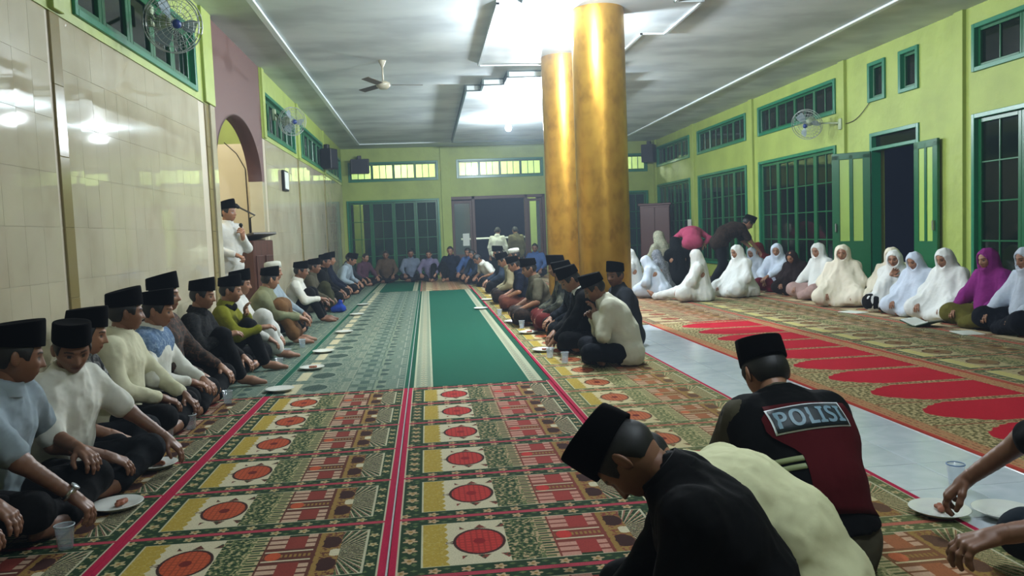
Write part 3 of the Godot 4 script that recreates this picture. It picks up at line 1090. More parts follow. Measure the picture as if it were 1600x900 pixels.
# head: face towards +z, origin at its middle, about 0.225 high
func head_point(dir: Vector3) -> Array:
	var y := dir.y
	var jaw := smoothstep(0.05, -0.95, y)
	var p := Vector3(dir.x * (0.076 - 0.020 * jaw), dir.y * 0.113, dir.z * (0.096 if dir.z < 0 else 0.090))
	if dir.z < 0:
		p.z += 0.03 * jaw * -dir.z
	p.z += 0.012 * jaw * clampf(dir.z + 0.3, 0, 1)
	var col := Color.WHITE
	if dir.z > 0.1:
		var x := p.x
		var ax := absf(x)
		var yy := p.y
		var nose := clampf((0.022 - yy) / 0.048, 0.0, 1.0) * (1.0 if yy > -0.026 else exp(-pow((yy + 0.026) / 0.006, 2)))
		if yy > 0.022:
			nose = 0.0
		p.z += 0.024 * nose * exp(-pow(ax / (0.008 + 0.008 * nose), 2))
		p.z -= 0.011 * exp(-pow((ax - 0.031) / 0.017, 2) - pow((yy - 0.006) / 0.012, 2))
		p.z += 0.005 * exp(-pow((ax - 0.031) / 0.011, 2) - pow((yy - 0.004) / 0.007, 2))
		p.z += 0.004 * exp(-pow((yy - 0.03) / 0.008, 2)) * exp(-pow(ax / 0.05, 2))
		p.z += 0.006 * exp(-pow((yy + 0.055) / 0.011, 2)) * exp(-pow(ax / 0.022, 2))
		p.z -= 0.004 * exp(-pow((yy + 0.055) / 0.0025, 2)) * exp(-pow(ax / 0.022, 2))
		p.z += 0.006 * exp(-pow((yy + 0.09) / 0.016, 2)) * exp(-pow(ax / 0.024, 2))
		p.z += 0.004 * exp(-pow((ax - 0.042) / 0.016, 2) - pow((yy + 0.022) / 0.018, 2))
		var e := Vector2((ax - 0.031) / 0.0145, (yy - 0.005) / 0.0062)
		if e.length() < 1.0:
			col = Color(0.05, 0.04, 0.04) if absf(e.x) < 0.5 else Color(1, 1, 1)
		elif e.length() < 1.35 and yy > 0.005:
			col = Color(0.25, 0.2, 0.18)
		if absf(yy - 0.0255 - 0.004 * cos((ax - 0.03) * 60)) < 0.0042 and ax > 0.012 and ax < 0.05:
			col = Color(0.10, 0.08, 0.07)
		if Vector2(ax / 0.025, (yy + 0.055) / 0.0095).length() < 1.0:
			col = Color(0.72, 0.45, 0.42)
			if absf(yy + 0.055) < 0.002:
				col = Color(0.35, 0.2, 0.2)
	return [p, col]

func head_mesh(nu: int, nv: int) -> ArrayMesh:
	var key := "head%d" % nu
	if meshes.has(key):
		return meshes[key]
	var st := SurfaceTool.new()
	st.begin(Mesh.PRIMITIVE_TRIANGLES)
	st.set_smooth_group(0)
	for j in nv + 1:
		var t := float(j) / nv * 2 - 1
		var lat := PI / 2 * (0.72 * t + 0.28 * t * t * t)
		for i in nu:
			var s := float(i) / nu * 2 - 1
			var lon := PI * s * (0.5 + 0.5 * s * s)
			var r := head_point(Vector3(sin(lon) * cos(lat), sin(lat), cos(lon) * cos(lat)))
			st.set_color(r[1])
			st.add_vertex(r[0])
	for j in nv:
		for i in nu:
			var a := j * nu + i
			var b := j * nu + (i + 1) % nu
			for q in [a, a + nu, b + nu, a, b + nu, b]:
				st.add_index(q)
	# ears
	var base := nu * (nv + 1)
	for sg in [-1.0, 1.0]:
		for j in 7:
			for i in 10:
				var la := -PI / 2 + PI * j / 6.0
				var lo := TAU * i / 10.0
				var d := Vector3(cos(la) * cos(lo), sin(la), cos(la) * sin(lo))
				var q := Vector3(d.x * 0.010 * (1.0 - 0.35 * exp(-d.z * d.z * 4.0 - d.y * d.y * 3.0)), d.y * 0.032, d.z * 0.019)
				q = Basis(Vector3.UP, -sg * 0.45) * Basis(Vector3.RIGHT, -0.2) * q
				st.set_color(Color.WHITE)
				st.add_vertex(q + Vector3(sg * 0.077, -0.003, -0.012))
		for j in 6:
			for i in 10:
				var a := base + j * 10 + i
				var b := base + j * 10 + (i + 1) % 10
				for q in [a, a + 10, b + 10, a, b + 10, b]:
					st.add_index(q)
		base += 70
	st.generate_normals()
	meshes[key] = st.commit()
	return meshes[key]

# hair: a shell over the back and sides of the skull
func hair_mesh() -> ArrayMesh:
	if meshes.has("hair"):
		return meshes["hair"]
	var st := SurfaceTool.new()
	st.begin(Mesh.PRIMITIVE_TRIANGLES)
	st.set_smooth_group(0)
	var nu := 44
	var nv := 16
	for j in nv + 1:
		for i in nu + 1:
			var lon := PI * (-1.0 + 2.0 * i / nu)
			var f := absf(lon) / PI       # 0 at the forehead, 1 at the nape
			var low := lerpf(0.72, 0.62, smoothstep(0.0, 0.22, f))
			low = lerpf(low, -0.06, smoothstep(0.28, 0.37, f))
			low = lerpf(low, 0.05, smoothstep(0.40, 0.46, f))
			low = lerpf(low, -0.45, smoothstep(0.56, 0.66, f))
			var lat := lerpf(low, PI / 2, float(j) / nv)
			var d := Vector3(sin(lon) * cos(lat), sin(lat), cos(lon) * cos(lat))
			var p: Vector3 = head_point(d)[0]
			st.add_vertex(p + d * (0.0015 + 0.007 * minf(1.0, j / 2.0)))
	for j in nv:
		for i in nu:
			var a := j * (nu + 1) + i
			for q in [a, a + nu + 1, a + nu + 2, a, a + nu + 2, a + 1]:
				st.add_index(q)
	st.generate_normals()
	meshes["hair"] = st.commit()
	return meshes["hair"]

# black velvet cap: upright oval wall, flat creased top
func cap_mesh() -> ArrayMesh:
	if meshes.has("cap"):
		return meshes["cap"]
	var st := st_new()
	# outline rings [width, height]; the wall stands higher at the brow than at the nape
	var pr := [Vector2(0.94, 0.0), Vector2(1.0, 0.0), Vector2(1.005, 0.004), Vector2(0.995, 0.05), Vector2(0.965, 0.094), Vector2(0.94, 0.1), Vector2(0.80, 0.098), Vector2(0.45, 0.093), Vector2(0.0, 0.091)]
	var seg := 40
	st.set_smooth_group(1)
	for i in pr.size() - 1:
		for k in seg:
			var q: Array[Vector3] = []
			for e in [[i, k], [i, k + 1], [i + 1, k + 1], [i + 1, k]]:
				var r: Vector2 = pr[e[0]]
				var a: float = TAU * e[1] / seg
				var z := r.x * 0.105 * sin(a)
				q.append(Vector3(r.x * 0.085 * cos(a), r.y * (0.96 + 1.9 * z), z))
			quad(st, q[0], q[1], q[2], q[3])
	st.set_smooth_group(-1)
	meshes["cap"] = done(st)
	return meshes["cap"]

func round_cap_mesh() -> ArrayMesh:
	if meshes.has("rcap"):
		return meshes["rcap"]
	var st := st_new()
	lathe(st, [Vector2(0.96, 0.0), Vector2(1.0, 0.0), Vector2(1.0, 0.05), Vector2(0.93, 0.068), Vector2(0.6, 0.078), Vector2(0.0, 0.08)], 30, Transform3D(), Vector2(0.083, 0.1))
	meshes["rcap"] = done(st)
	return meshes["rcap"]

# right hand: wrist at the origin, fingers along +z, palm down, thumb towards +x
func hand_mesh(cell: float, curl: float, left: bool) -> ArrayMesh:
	var key := "hand%s_%s_%s" % [cell, curl, left]
	if meshes.has(key):
		return meshes[key]
	var bones := [[Vector3(0, 0, -0.015), Vector3(0, 0, 0.03), 0.026, 0.026], [Vector3(0.018, 0.002, 0.02), Vector3(0.028, 0.004, 0.085), 0.016, 0.014], [Vector3(0.004, 0.004, 0.02), Vector3(0.008, 0.006, 0.09), 0.016, 0.014], [Vector3(-0.01, 0.003, 0.02), Vector3(-0.012, 0.004, 0.086), 0.015, 0.013], [Vector3(-0.02, 0, 0.02), Vector3(-0.03, 0, 0.078), 0.014, 0.012]]
	var roots := [Vector3(0.030, 0.004, 0.088), Vector3(0.009, 0.006, 0.093), Vector3(-0.012, 0.004, 0.089), Vector3(-0.032, 0, 0.08)]
	var lens := [0.068, 0.076, 0.071, 0.056]
	var out := [0.10, 0.02, -0.06, -0.16]
	for i in 4:
		var p: Vector3 = roots[i]
		var a := curl * (0.55 + 0.12 * i)
		for s in 3:
			var d := Vector3(out[i], -sin(a), cos(a)).normalized()
			var q: Vector3 = p + d * lens[i] * [0.42, 0.33, 0.25][s]
			bones.append([p, q, 0.0095 - 0.0006 * s, 0.0088 - 0.0008 * s])
			p = q
			a += curl * 0.62
	var tp := Vector3(0.022, -0.004, 0.022)
	for s in 3:
		var q: Vector3 = tp + [Vector3(0.026, -0.010, 0.022), Vector3(0.014, -0.012, 0.026), Vector3(0.004, -0.008, 0.024)][s]
		bones.append([tp, q, 0.0135 - 0.0017 * s, 0.012 - 0.0018 * s])
		tp = q
	if left:
		for b in bones:
			b[0].x = -b[0].x
			b[1].x = -b[1].x
	var st := nets(bones, [], cell, 0.008)
	st.generate_normals()
	meshes[key] = st.commit()
	return meshes[key]

func skin_mat(tone: int) -> StandardMaterial3D:
	var key := "skin_%d" % tone
	if mats.has(key):
		return mats[key]
	var m := mat(key, [Color(0.56, 0.395, 0.295), Color(0.46, 0.31, 0.225), Color(0.64, 0.46, 0.35)][tone], 0.5)
	m.vertex_color_use_as_albedo = true
	return m

func cloth(key: String, c := Color.WHITE, pattern := [], scale := 3.0, freq := 0.03) -> StandardMaterial3D:
	if mats.has(key):
		return mats[key]
	var m := mat(key, c, 0.9)
	m.metallic_specular = 0.25
	m.normal_enabled = true
	m.normal_texture = noise_tex("cloth_creases", 0.012, 256, [], true, FastNoiseLite.TYPE_SIMPLEX_SMOOTH, 3, 10.0)
	m.normal_scale = 0.55
	m.uv1_triplanar = true
	m.uv1_scale = Vector3.ONE * 2.2
	if pattern.size():
		m.albedo_color = Color.WHITE
		m.albedo_texture = noise_tex("pattern_" + key, freq, 256, pattern, false, FastNoiseLite.TYPE_CELLULAR if scale > 0 else FastNoiseLite.TYPE_SIMPLEX_SMOOTH, 2)
		m.uv1_scale = Vector3.ONE * absf(scale)
	return m

# two-bone limb: the middle joint between a and t, bent towards pole
func bend(a: Vector3, t: Vector3, l1: float, l2: float, pole: Vector3) -> Array:
	var d := t - a
	var L := minf(d.length(), (l1 + l2) * 0.985)
	var dir := d.normalized()
	var end := a + dir * L
	var x := (l1 * l1 - l2 * l2 + L * L) / (2 * L)
	var h := sqrt(maxf(l1 * l1 - x * x, 0.0))
	var perp := (pole - dir * pole.dot(dir)).normalized()
	return [a + dir * x + perp * h, end]

func v3(a: Array) -> Vector3:
	return Vector3(a[0], a[1], a[2])

# One person. Local axes: faces +z, y up, origin on the floor under the pelvis; the person's left is +x.
func person(o: Dictionary) -> Node3D:
	var t := thing("person", o.l, "person", o.p, deg_to_rad(o.t), o.get("g", ""))
	var s: float = o.get("s", 0.95)
	var cell: float = o.get("c", 0.018)
	var lean := deg_to_rad(o.get("lean", 12.0))
	var side := Basis(Vector3.BACK, deg_to_rad(o.get("side", 0.0))) * Basis(Vector3.UP, deg_to_rad(o.get("twist", 0.0)))
	var legs: String = o.get("legs", "cross")
	var robe: bool = o.get("robe", false)
	var near: bool = cell < 0.0145
	# legs: hip, knee, ankle, toe for left (+x) and right (-x)
	var py := 0.12
	var L := []
	match legs:
		"cross": L = [[[.09, .11, .02], [.32, .15, .33], [-.04, .055, .36], [-.16, .045, .33]], [[-.09, .11, .02], [-.32, .15, .33], [.05, .055, .25], [.17, .045, .24]]]
		"kneeup_r": L = [[[.09, .11, .02], [.33, .13, .31], [.0, .055, .30], [-.12, .045, .29]], [[-.09, .11, .02], [-.15, .42, .27], [-.12, .06, .42], [-.11, .03, .57]]]
		"kneeup_l": L = [[[.09, .11, .02], [.15, .42, .27], [.12, .06, .42], [.11, .03, .57]], [[-.09, .11, .02], [-.33, .13, .31], [.0, .055, .30], [.12, .045, .29]]]
		"kneesup": L = [[[.09, .11, .02], [.13, .43, .26], [.10, .06, .42], [.11, .03, .57]], [[-.09, .11, .02], [-.13, .43, .26], [-.10, .06, .42], [-.11, .03, .57]]]
		"kneel":
			py = 0.2
			L = [[[.09, .17, .0], [.14, .07, .38], [.10, .06, .0], [.06, .03, -.14]], [[-.09, .17, .0], [-.14, .07, .38], [-.10, .06, .0], [-.06, .03, -.14]]]
		"stretch_r": L = [[[.09, .11, .02], [.31, .14, .30], [.0, .055, .30], [-.12, .045, .29]], [[-.09, .10, .02], [-.16, .13, .43], [-.22, .06, .82], [-.23, .14, .92]]]
		"stand":
			py = 0.90
			L = [[[.09, .88, .0], [.10, .48, .02], [.10, .07, -.02], [.12, .03, .14]], [[-.09, .88, .0], [-.10, .48, .02], [-.10, .07, -.02], [-.12, .03, .14]]]
		"step":
			py = 0.86
			L = [[[.09, .84, .0], [.12, .46, .12], [.11, .07, .02], [.13, .03, .18]], [[-.09, .84, .0], [-.10, .46, .02], [-.12, .08, -.24], [-.12, .03, -.08]]]
	if legs == "cross" or legs.begins_with("kneeup"):
		var kw: float = o.get("kw", 0.8)
		for k in 2:
			L[k][1] = [L[k][1][0] * (kw if absf(L[k][1][0]) > 0.2 else 1.0), L[k][1][1], L[k][1][2] + 0.02]
	var P0 := Vector3(0, py, 0)
	var W := P0 + side * Basis(Vector3.RIGHT, lean * 0.55) * Vector3(0, 0.17, 0)
	var Cb := side * Basis(Vector3.RIGHT, lean)
	var Ch := W + Cb * Vector3(0, 0.17, -0.005)
	var Nk := Ch + side * Basis(Vector3.RIGHT, lean * 1.15) * Vector3(0, 0.145, 0.0)
	var hb := Basis(Vector3.UP, deg_to_rad(o.get("hy", 0.0))) * Basis(Vector3.RIGHT, deg_to_rad(o.get("hp", 15.0))) * Basis(Vector3.BACK, deg_to_rad(o.get("hr", 0.0)))
	var hc := Nk + (side * Basis(Vector3.RIGHT, lean * 0.9) * Vector3(0, 0.06, 0.01)) + hb * Vector3(0, 0.085, 0.018)
	var sh := [Ch + Cb * Vector3(0.168, 0.095, 0.005), Ch + Cb * Vector3(-0.168, 0.095, 0.005)]
	var defaults := [Vector3(0.20, 0.22, 0.34), Vector3(-0.20, 0.22, 0.34)] if py < 0.5 else [Vector3(0.24, 0.80, 0.10), Vector3(-0.24, 0.80, 0.10)]
	var arms := []
	for k in 2:
		var sg := 1.0 if k == 0 else -1.0
		var target: Vector3 = o.get("hl" if k == 0 else "hr_", defaults[k])
		var pole: Vector3 = o.get("pl" if k == 0 else "pr", Vector3(sg * 0.7, -0.55, -0.35))
		arms.append([sh[k]] + bend(sh[k], target, 0.265, 0.235, pole))
	# skin: one continuous figure under the clothes
	var skin := []
	var torso := func(g: float) -> Array:
		return [[P0 + Vector3(0.07, -0.005, 0), P0 - Vector3(0.07, 0.005, 0), 0.108 + g, 0.108 + g], [P0, W, 0.112 + g, 0.112 + g], [W + Cb * Vector3(0.05, 0, 0.01), W - Cb * Vector3(0.05, 0, -0.01), 0.108 + g, 0.108 + g],
			[Ch + Cb * Vector3(0.075, -0.02, 0), Ch + Cb * Vector3(-0.075, -0.02, 0), 0.106 + g, 0.106 + g], [W, Ch, 0.115 + g, 0.11 + g], [sh[0] - Cb * Vector3(0.03, 0.012, 0), sh[1] + Cb * Vector3(0.03, -0.012, 0), 0.058 + g, 0.058 + g], [Ch, Nk, 0.085 + g, 0.05 + g]]
	skin.append_array(torso.call(-0.012))
	skin.append([Nk, hc + hb * Vector3(0, -0.02, -0.02), 0.052, 0.05])
	for k in 2:
		skin.append([arms[k][0], arms[k][1], 0.046, 0.038])
		skin.append([arms[k][1], arms[k][2], 0.039, 0.027])
		skin.append([v3(L[k][0]), v3(L[k][1]), 0.075, 0.052])
		skin.append([v3(L[k][1]), v3(L[k][2]), 0.050, 0.035])
		var heel: Vector3 = v3(L[k][2])
		var toe: Vector3 = v3(L[k][3])
		skin.append([heel, heel.lerp(toe, 0.6), 0.037, 0.034])
		skin.append([heel.lerp(toe, 0.55), toe + (toe - heel) * 0.25, 0.034, 0.022])
	var st := nets(skin, [], maxf(cell, 0.016 if near else 0.02), 0.03)
	st.generate_normals()
	# head and hands joined to the same surface
	var hm := head_mesh(80, 64) if near else head_mesh(40, 36)
	var fin := SurfaceTool.new()
	fin.begin(Mesh.PRIMITIVE_TRIANGLES)
	fin.append_from(st.commit(), 0, Transform3D())
	fin.append_from(hm, 0, Transform3D(hb, hc))
	for k in 2:
		var fw: Vector3 = (arms[k][2] - arms[k][1]).normalized()
		fw = (fw + v3(o.get("fl" if k == 0 else "fr", [0, -0.15, 0]))).normalized()
		var up: Vector3 = v3(o.get("ul" if k == 0 else "ur", [0, 1, 0.2]))
		var xx := up.cross(fw).normalized()
		var b := Basis(xx, fw.cross(xx).normalized(), fw)
		fin.append_from(hand_mesh(0.0035 if near else 0.006, o.get("curl", 0.55), k == 0), 0, Transform3D(b, arms[k][2]))
	var body := part("body", fin.commit(), skin_mat(o.get("tone", 0)), t)
	body.scale = Vector3.ONE * s
	# clothes
	var wr: float = o.get("wr", 0.006)
	var worn := []
	if robe:
		worn = prayer_robe(o, t, P0, W, Ch, Nk, hc, hb, sh, arms, L, cell, s)
	else:
		var sb: Array = torso.call(0.010 + o.get("fat", 0.0))
		sb.append([P0 + Vector3(0.07, -0.03, 0), P0 + Vector3(-0.07, -0.03, 0), 0.125, 0.125])
		sb.append([Nk - (Nk - Ch) * 0.25, Nk + (hc - Nk) * 0.12, 0.066, 0.060])
		var long: float = o.get("sleeve", 0.86)
		for k in 2:
			sb.append([arms[k][0], arms[k][1], 0.064, 0.056] if long > 0.5 else [arms[k][0], arms[k][0].lerp(arms[k][1], 0.82), 0.066, 0.066])
			if long > 0.5:
				sb.append([arms[k][1], arms[k][1].lerp(arms[k][2], long), 0.055, 0.043])
		st = nets(sb, [[hc + hb * Vector3(0, -0.02, 0.0), 0.085]], cell, 0.045, wr, 60.0, 0.012)
		st.generate_normals()
		var shirt := part(o.get("top", "shirt"), st.commit(), o.shirt, t)
		shirt.scale = Vector3.ONE * s
		worn = sb
		# collar standing round the neck
		var nd := (hc + hb * Vector3(0, -0.05, -0.02) - Nk).normalized()
		var ax := nd.cross(Vector3.BACK if absf(nd.z) < 0.9 else Vector3.UP).normalized()
		var cs := st_new()
		lathe(cs, [Vector2(0.088, -0.02), Vector2(0.078, 0.008), Vector2(0.071, 0.034), Vector2(0.067, 0.036), Vector2(0.069, 0.01), Vector2(0.08, -0.02)], 22 if near else 14, Transform3D(Basis(ax, nd, ax.cross(nd)), Nk + nd * 0.022))
		part("collar", done(cs), o.get("collar", o.shirt), t).scale = Vector3.ONE * s
		var pb := [[P0 + Vector3(0.07, -0.02, 0.0), P0 + Vector3(-0.07, -0.02, 0.0), 0.122, 0.122]]
		for k in 2:
			var hip := v3(L[k][0])
			var knee := v3(L[k][1])
			var ank := v3(L[k][2])
			pb.append([hip, knee, 0.098, 0.074])
			pb.append([knee, knee.lerp(ank, 0.9), 0.072, 0.056])
		if o.get("sarong", false):
			var k0 := v3(L[0][1])
			var k1 := v3(L[1][1])
			pb.append([k0, k1, 0.085, 0.085])
			pb.append([P0, (k0 + k1) / 2, 0.12, 0.10])
			pb.append([v3(L[0][2]).lerp(k0, 0.2), v3(L[1][2]).lerp(k1, 0.2), 0.07, 0.07])
		st = nets(pb, [], cell, 0.04, wr * 0.8, 50.0, 0.009)
		st.generate_normals()
		var tr := part("sarong" if o.get("sarong", false) else "trousers", st.commit(), o.get("pants", cloth("black_trousers", Color(0.035, 0.037, 0.045))), t)
		tr.scale = Vector3.ONE * s
	# hair and cap ride on the head
	var hx := Transform3D(hb, hc)
	if not robe:
		var hair := part("hair", hair_mesh(), mat("black_hair", Color(0.035, 0.03, 0.028), 0.6), t)
		hair.transform = Transform3D(hb * s, hc * s)
	var cap: String = o.get("cap", "black")
	if cap == "black":
		var c := part("cap", cap_mesh(), velvet(), t)
		c.transform = Transform3D((hb * Basis(Vector3.RIGHT, deg_to_rad(-7.0))) * s, (hc + hb * Vector3(0, 0.046, -0.010)) * s)
	elif cap == "white":
		var c := part("cap", round_cap_mesh(), cloth("white_knit", Color(0.78, 0.78, 0.74)), t)
		c.transform = Transform3D((hb * Basis(Vector3.RIGHT, deg_to_rad(-10.0))) * s, (hc + hb * Vector3(0, 0.05, -0.008)) * s)
	figures.append({"node": t, "arms": arms, "hc": hc, "hb": hb, "bones": worn, "s": s})
	return t

var figures := []

func velvet() -> StandardMaterial3D:
	var m := mat("black_velvet", Color(0.012, 0.011, 0.014), 0.95)
	m.metallic_specular = 0.15
	return m

# loose white prayer robe with a hood: one cloth from crown to floor
func prayer_robe(o: Dictionary, t: Node3D, P0: Vector3, W: Vector3, Ch: Vector3, Nk: Vector3, hc: Vector3, hb: Basis, sh: Array, arms: Array, L: Array, cell: float, s: float) -> Array:
	var wide: float = o.get("wide", 1.0)
	var skirt: bool = o.get("skirt", true)
	var low := P0 + Vector3(0, 0.03, 0.09) if skirt else P0 + Vector3(0, 0.09, 0.05)
	var rb := [[hc + hb * Vector3(0, 0.022, -0.008), hc + hb * Vector3(0, -0.05, 0.0), 0.103, 0.094], [hc + hb * Vector3(0, -0.06, -0.01), Nk, 0.088, 0.09], [Nk, low, 0.088, (0.235 if skirt else 0.19) * wide], [sh[0], sh[1], 0.062, 0.062], [Ch, P0, 0.13, 0.16]]
	for k in 2:
		var knee := v3(L[k][1])
		rb.append([sh[k], arms[k][1], 0.062, 0.07])
		rb.append([arms[k][1], arms[k][2].lerp(arms[k][1], 0.25), 0.068, 0.056])
		if skirt:
			rb.append([Nk, knee * 0.85, 0.07, 0.09 * wide])
			rb.append([P0, knee, 0.15 * wide, 0.095 * wide])
			rb.append([knee, v3(L[k][2]), 0.09, 0.06])
	rb.append([P0 + Vector3(0.10 * wide, -0.05, -0.06), P0 + Vector3(-0.10 * wide, -0.05, -0.06), 0.13, 0.13])
	var cuts := [[hc + hb * Vector3(0, -0.012, 0.088), 0.068], [hc + hb * Vector3(0, 0.012, 0.095), 0.064]]
	var st := nets(rb, cuts, cell, 0.075, o.get("wr", 0.010), 48.0, 0.009, 0.16)
	st.generate_normals()
	var r := part("prayer_robe" if not o.has("top") else o.top, st.commit(), o.shirt, t)
	r.scale = Vector3.ONE * s
	if o.has("lap"):
		var lb := []
		for k in 2:
			lb.append([P0, v3(L[k][1]), 0.14, 0.10])
			lb.append([v3(L[k][1]), v3(L[k][2]), 0.105, 0.07])
		st = nets(lb, [], cell, 0.05, 0.006, 50.0, 0.008)
		st.generate_normals()
		part("skirt", st.commit(), o.lap, t).scale = Vector3.ONE * s
	return rb

# ---------------------------------------------------------------- people
func P(label: String, x: float, z: float, turn: float, o: Dictionary) -> Node3D:
	o.l = label
	o.p = Vector3(x, o.get("y", 0.008), z)
	o.t = turn
	return person(o)

func build_people() -> void:
	creases.seed = 11
	creases.frequency = 0.12
	creases.fractal_octaves = 2
	var white := cloth("white_shirt", Color(0.80, 0.80, 0.76))
	var cream := cloth("cream_shirt", Color(0.76, 0.75, 0.64))
	var black := cloth("black_suit", Color(0.022, 0.022, 0.026))
	var navy := cloth("navy_cotton", Color(0.05, 0.07, 0.13))
	var grey := cloth("grey_shirt", Color(0.17, 0.18, 0.2))
	var paleblue := cloth("pale_blue_shirt", Color(0.52, 0.57, 0.60))
	var blue := cloth("blue_shirt", Color(0.24, 0.34, 0.52))
	var olive := cloth("olive_shirt", Color(0.42, 0.42, 0.10))
	var sage := cloth("sage_shirt", Color(0.44, 0.45, 0.34))
	var khaki := cloth("khaki_uniform", Color(0.27, 0.255, 0.20))
	var brownish := cloth("brown_shirt", Color(0.30, 0.24, 0.18))
	var maroon := cloth("maroon_sarong", Color(0.30, 0.08, 0.07))
	var tan := cloth("tan_sarong", Color(0.38, 0.27, 0.16))
	var whites := cloth("white_sarong", Color(0.74, 0.74, 0.72))
	var dusk := cloth("dusk_trousers", Color(0.06, 0.07, 0.085))
	var K := func(r, g, b): return Color(r, g, b)
	var bw := cloth("monochrome_batik", Color.WHITE, [[0.0, K.call(.05, .05, .06)], [0.42, K.call(.1, .1, .11)], [0.5, K.call(.62, .62, .6)], [0.62, K.call(.3, .31, .32)], [0.75, K.call(.7, .7, .68)], [1.0, K.call(.12, .12, .13)]], 2.2, 0.03)
	var batik := cloth("dark_batik", Color.WHITE, [[0.0, K.call(.05, .05, .06)], [0.5, K.call(.08, .085, .09)], [0.56, K.call(.22, .21, .19)], [0.7, K.call(.06, .06, .07)], [1.0, K.call(.16, .15, .14)]], 3.4, 0.04)
	var greyb := cloth("grey_batik", Color.WHITE, [[0.0, K.call(.16, .15, .15)], [0.5, K.call(.22, .2, .19)], [0.58, K.call(.5, .34, .26)], [0.66, K.call(.24, .22, .21)], [1.0, K.call(.36, .33, .31)]], 2.6, 0.03)
	var blueb := cloth("white_blue_yoke", Color.WHITE, [[0.0, K.call(.26, .34, .46)], [0.5, K.call(.36, .45, .56)], [0.7, K.call(.55, .62, .68)], [1.0, K.call(.3, .38, .5)]], 3.2, 0.05)
	var striped := cloth("olive_stripe", Color.WHITE, [[0.0, K.call(.07, .08, .08)], [0.5, K.call(.1, .11, .1)], [0.52, K.call(.36, .36, .3)], [1.0, K.call(.2, .21, .18)]], -1.6, 0.02)
	var brownb := cloth("brown_batik", Color.WHITE, [[0.0, K.call(.07, .055, .05)], [0.5, K.call(.12, .09, .075)], [0.6, K.call(.22, .15, .11)], [1.0, K.call(.1, .08, .07)]], 3.0, 0.04)
	var floral := cloth("grey_floral", Color.WHITE, [[0.0, K.call(.5, .52, .55)], [0.45, K.call(.3, .32, .35)], [0.55, K.call(.6, .6, .62)], [1.0, K.call(.26, .28, .31)]], 2.6, 0.04)
	var gl := "men seated along the tiled wall"
	var gm := "men seated by the golden columns"
	var gb := "men seated in front of the back wall"
	var gw := "women seated along the green windows"
	# ---- men along the tiled wall, from the camera inwards (they face the middle of the hall)
	P("man in dark clothes seated by the tiled wall, one hand hanging over his knee", -1.93, -2.78, 92, {"g": gl, "c": 0.014, "shirt": black, "lean": 8, "hr_": Vector3(-0.1, 0.25, 0.42), "hl": Vector3(0.14, 0.24, 0.40), "tone": 1, "cap": "black"})
	var a := P("man in a pale blue short-sleeved shirt reaching down, steel watch on his wrist", -1.80, -3.30, 84, {"g": gl, "c": 0.012, "s": 0.96, "shirt": paleblue, "sleeve": 0.3, "lean": 18, "hy": 38, "hp": 14, "hr_": Vector3(-0.10, 0.17, 0.44), "pr": Vector3(-0.8, 0.2, -0.3), "hl": Vector3(0.22, 0.28, 0.30), "kw": 0.7, "tone": 1, "curl": 0.7, "fat": 0.012})
	wristwatch(figures[-1], 1)
	P("man in a white short-sleeved shirt looking down, arm stretched to the food", -1.74, -3.79, 74, {"g": gl, "c": 0.012, "s": 0.92, "shirt": white, "sleeve": 0.3, "lean": 16, "hy": -38, "hp": 24, "hr_": Vector3(-0.05, 0.20, 0.34), "hl": Vector3(0.38, 0.14, 0.42), "tone": 1, "fat": 0.02, "pants": dusk, "legs": "cross"})
	P("man in a black and white batik shirt between two men in white shirts", -1.86, -4.17, 90, {"g": gl, "c": 0.014, "s": 0.93, "shirt": bw, "sleeve": 0.3, "lean": 14, "hy": 12, "hp": 14, "tone": 0, "pants": dusk, "kw": 0.7})
	P("man in a plain white long-sleeved shirt looking along the row, back to the wall", -1.86, -4.85, 92, {"g": gl, "c": 0.014, "s": 0.97, "shirt": cream, "lean": 8, "hy": 28, "hp": 6, "tone": 1, "hr_": Vector3(-0.12, 0.24, 0.30), "hl": Vector3(0.16, 0.2, 0.36), "fat": 0.015, "kw": 0.85})
	var yoke := P("man in a white shirt with a blue patterned chest by the tiled wall", -1.84, -5.28, 88, {"g": gl, "c": 0.015, "s": 0.94, "shirt": white, "lean": 10, "hy": 8, "hp": 12, "tone": 0, "hr_": Vector3(-0.10, 0.26, 0.34), "hl": Vector3(0.1, 0.24, 0.36), "fat": 0.015, "kw": 0.75})
	chest_yoke(figures[-1], yoke, blueb)
	P("tall man in a grey batik jacket whose head rises above his neighbours", -1.88, -5.72, 88, {"g": gl, "s": 1.02, "shirt": greyb, "lean": 4, "hy": 2, "hp": 4, "tone": 0, "fat": 0.01})
	P("man in a dark batik shirt with one black trousered knee raised, by the wall", -1.86, -6.45, 86, {"g": gl, "s": 0.95, "shirt": batik, "lean": 8, "hy": 2, "hp": 10, "tone": 0, "legs": "kneeup_r", "hr_": Vector3(-0.14, 0.42, 0.32), "hl": Vector3(0.2, 0.2, 0.34)})
	var ol := P("man in an olive yellow shirt with a black collar, hands raised to his face", -1.82, -7.12, 90, {"g": gl, "s": 0.94, "shirt": olive, "lean": 10, "hy": 4, "hp": 8, "tone": 0, "legs": "kneeup_r", "hl": Vector3(0.05, 0.52, 0.24), "hr_": Vector3(-0.13, 0.40, 0.40), "ul": [0, 0.2, -1]})
	black_scarf(figures[-1], ol)
	P("man draped in a white shawl and white sarong behind the olive shirt", -1.84, -7.78, 92, {"g": gl, "s": 0.96, "shirt": whites, "lean": 4, "hy": 4, "hp": 8, "sarong": true, "pants": whites, "legs": "kneeup_r", "fat": 0.02})
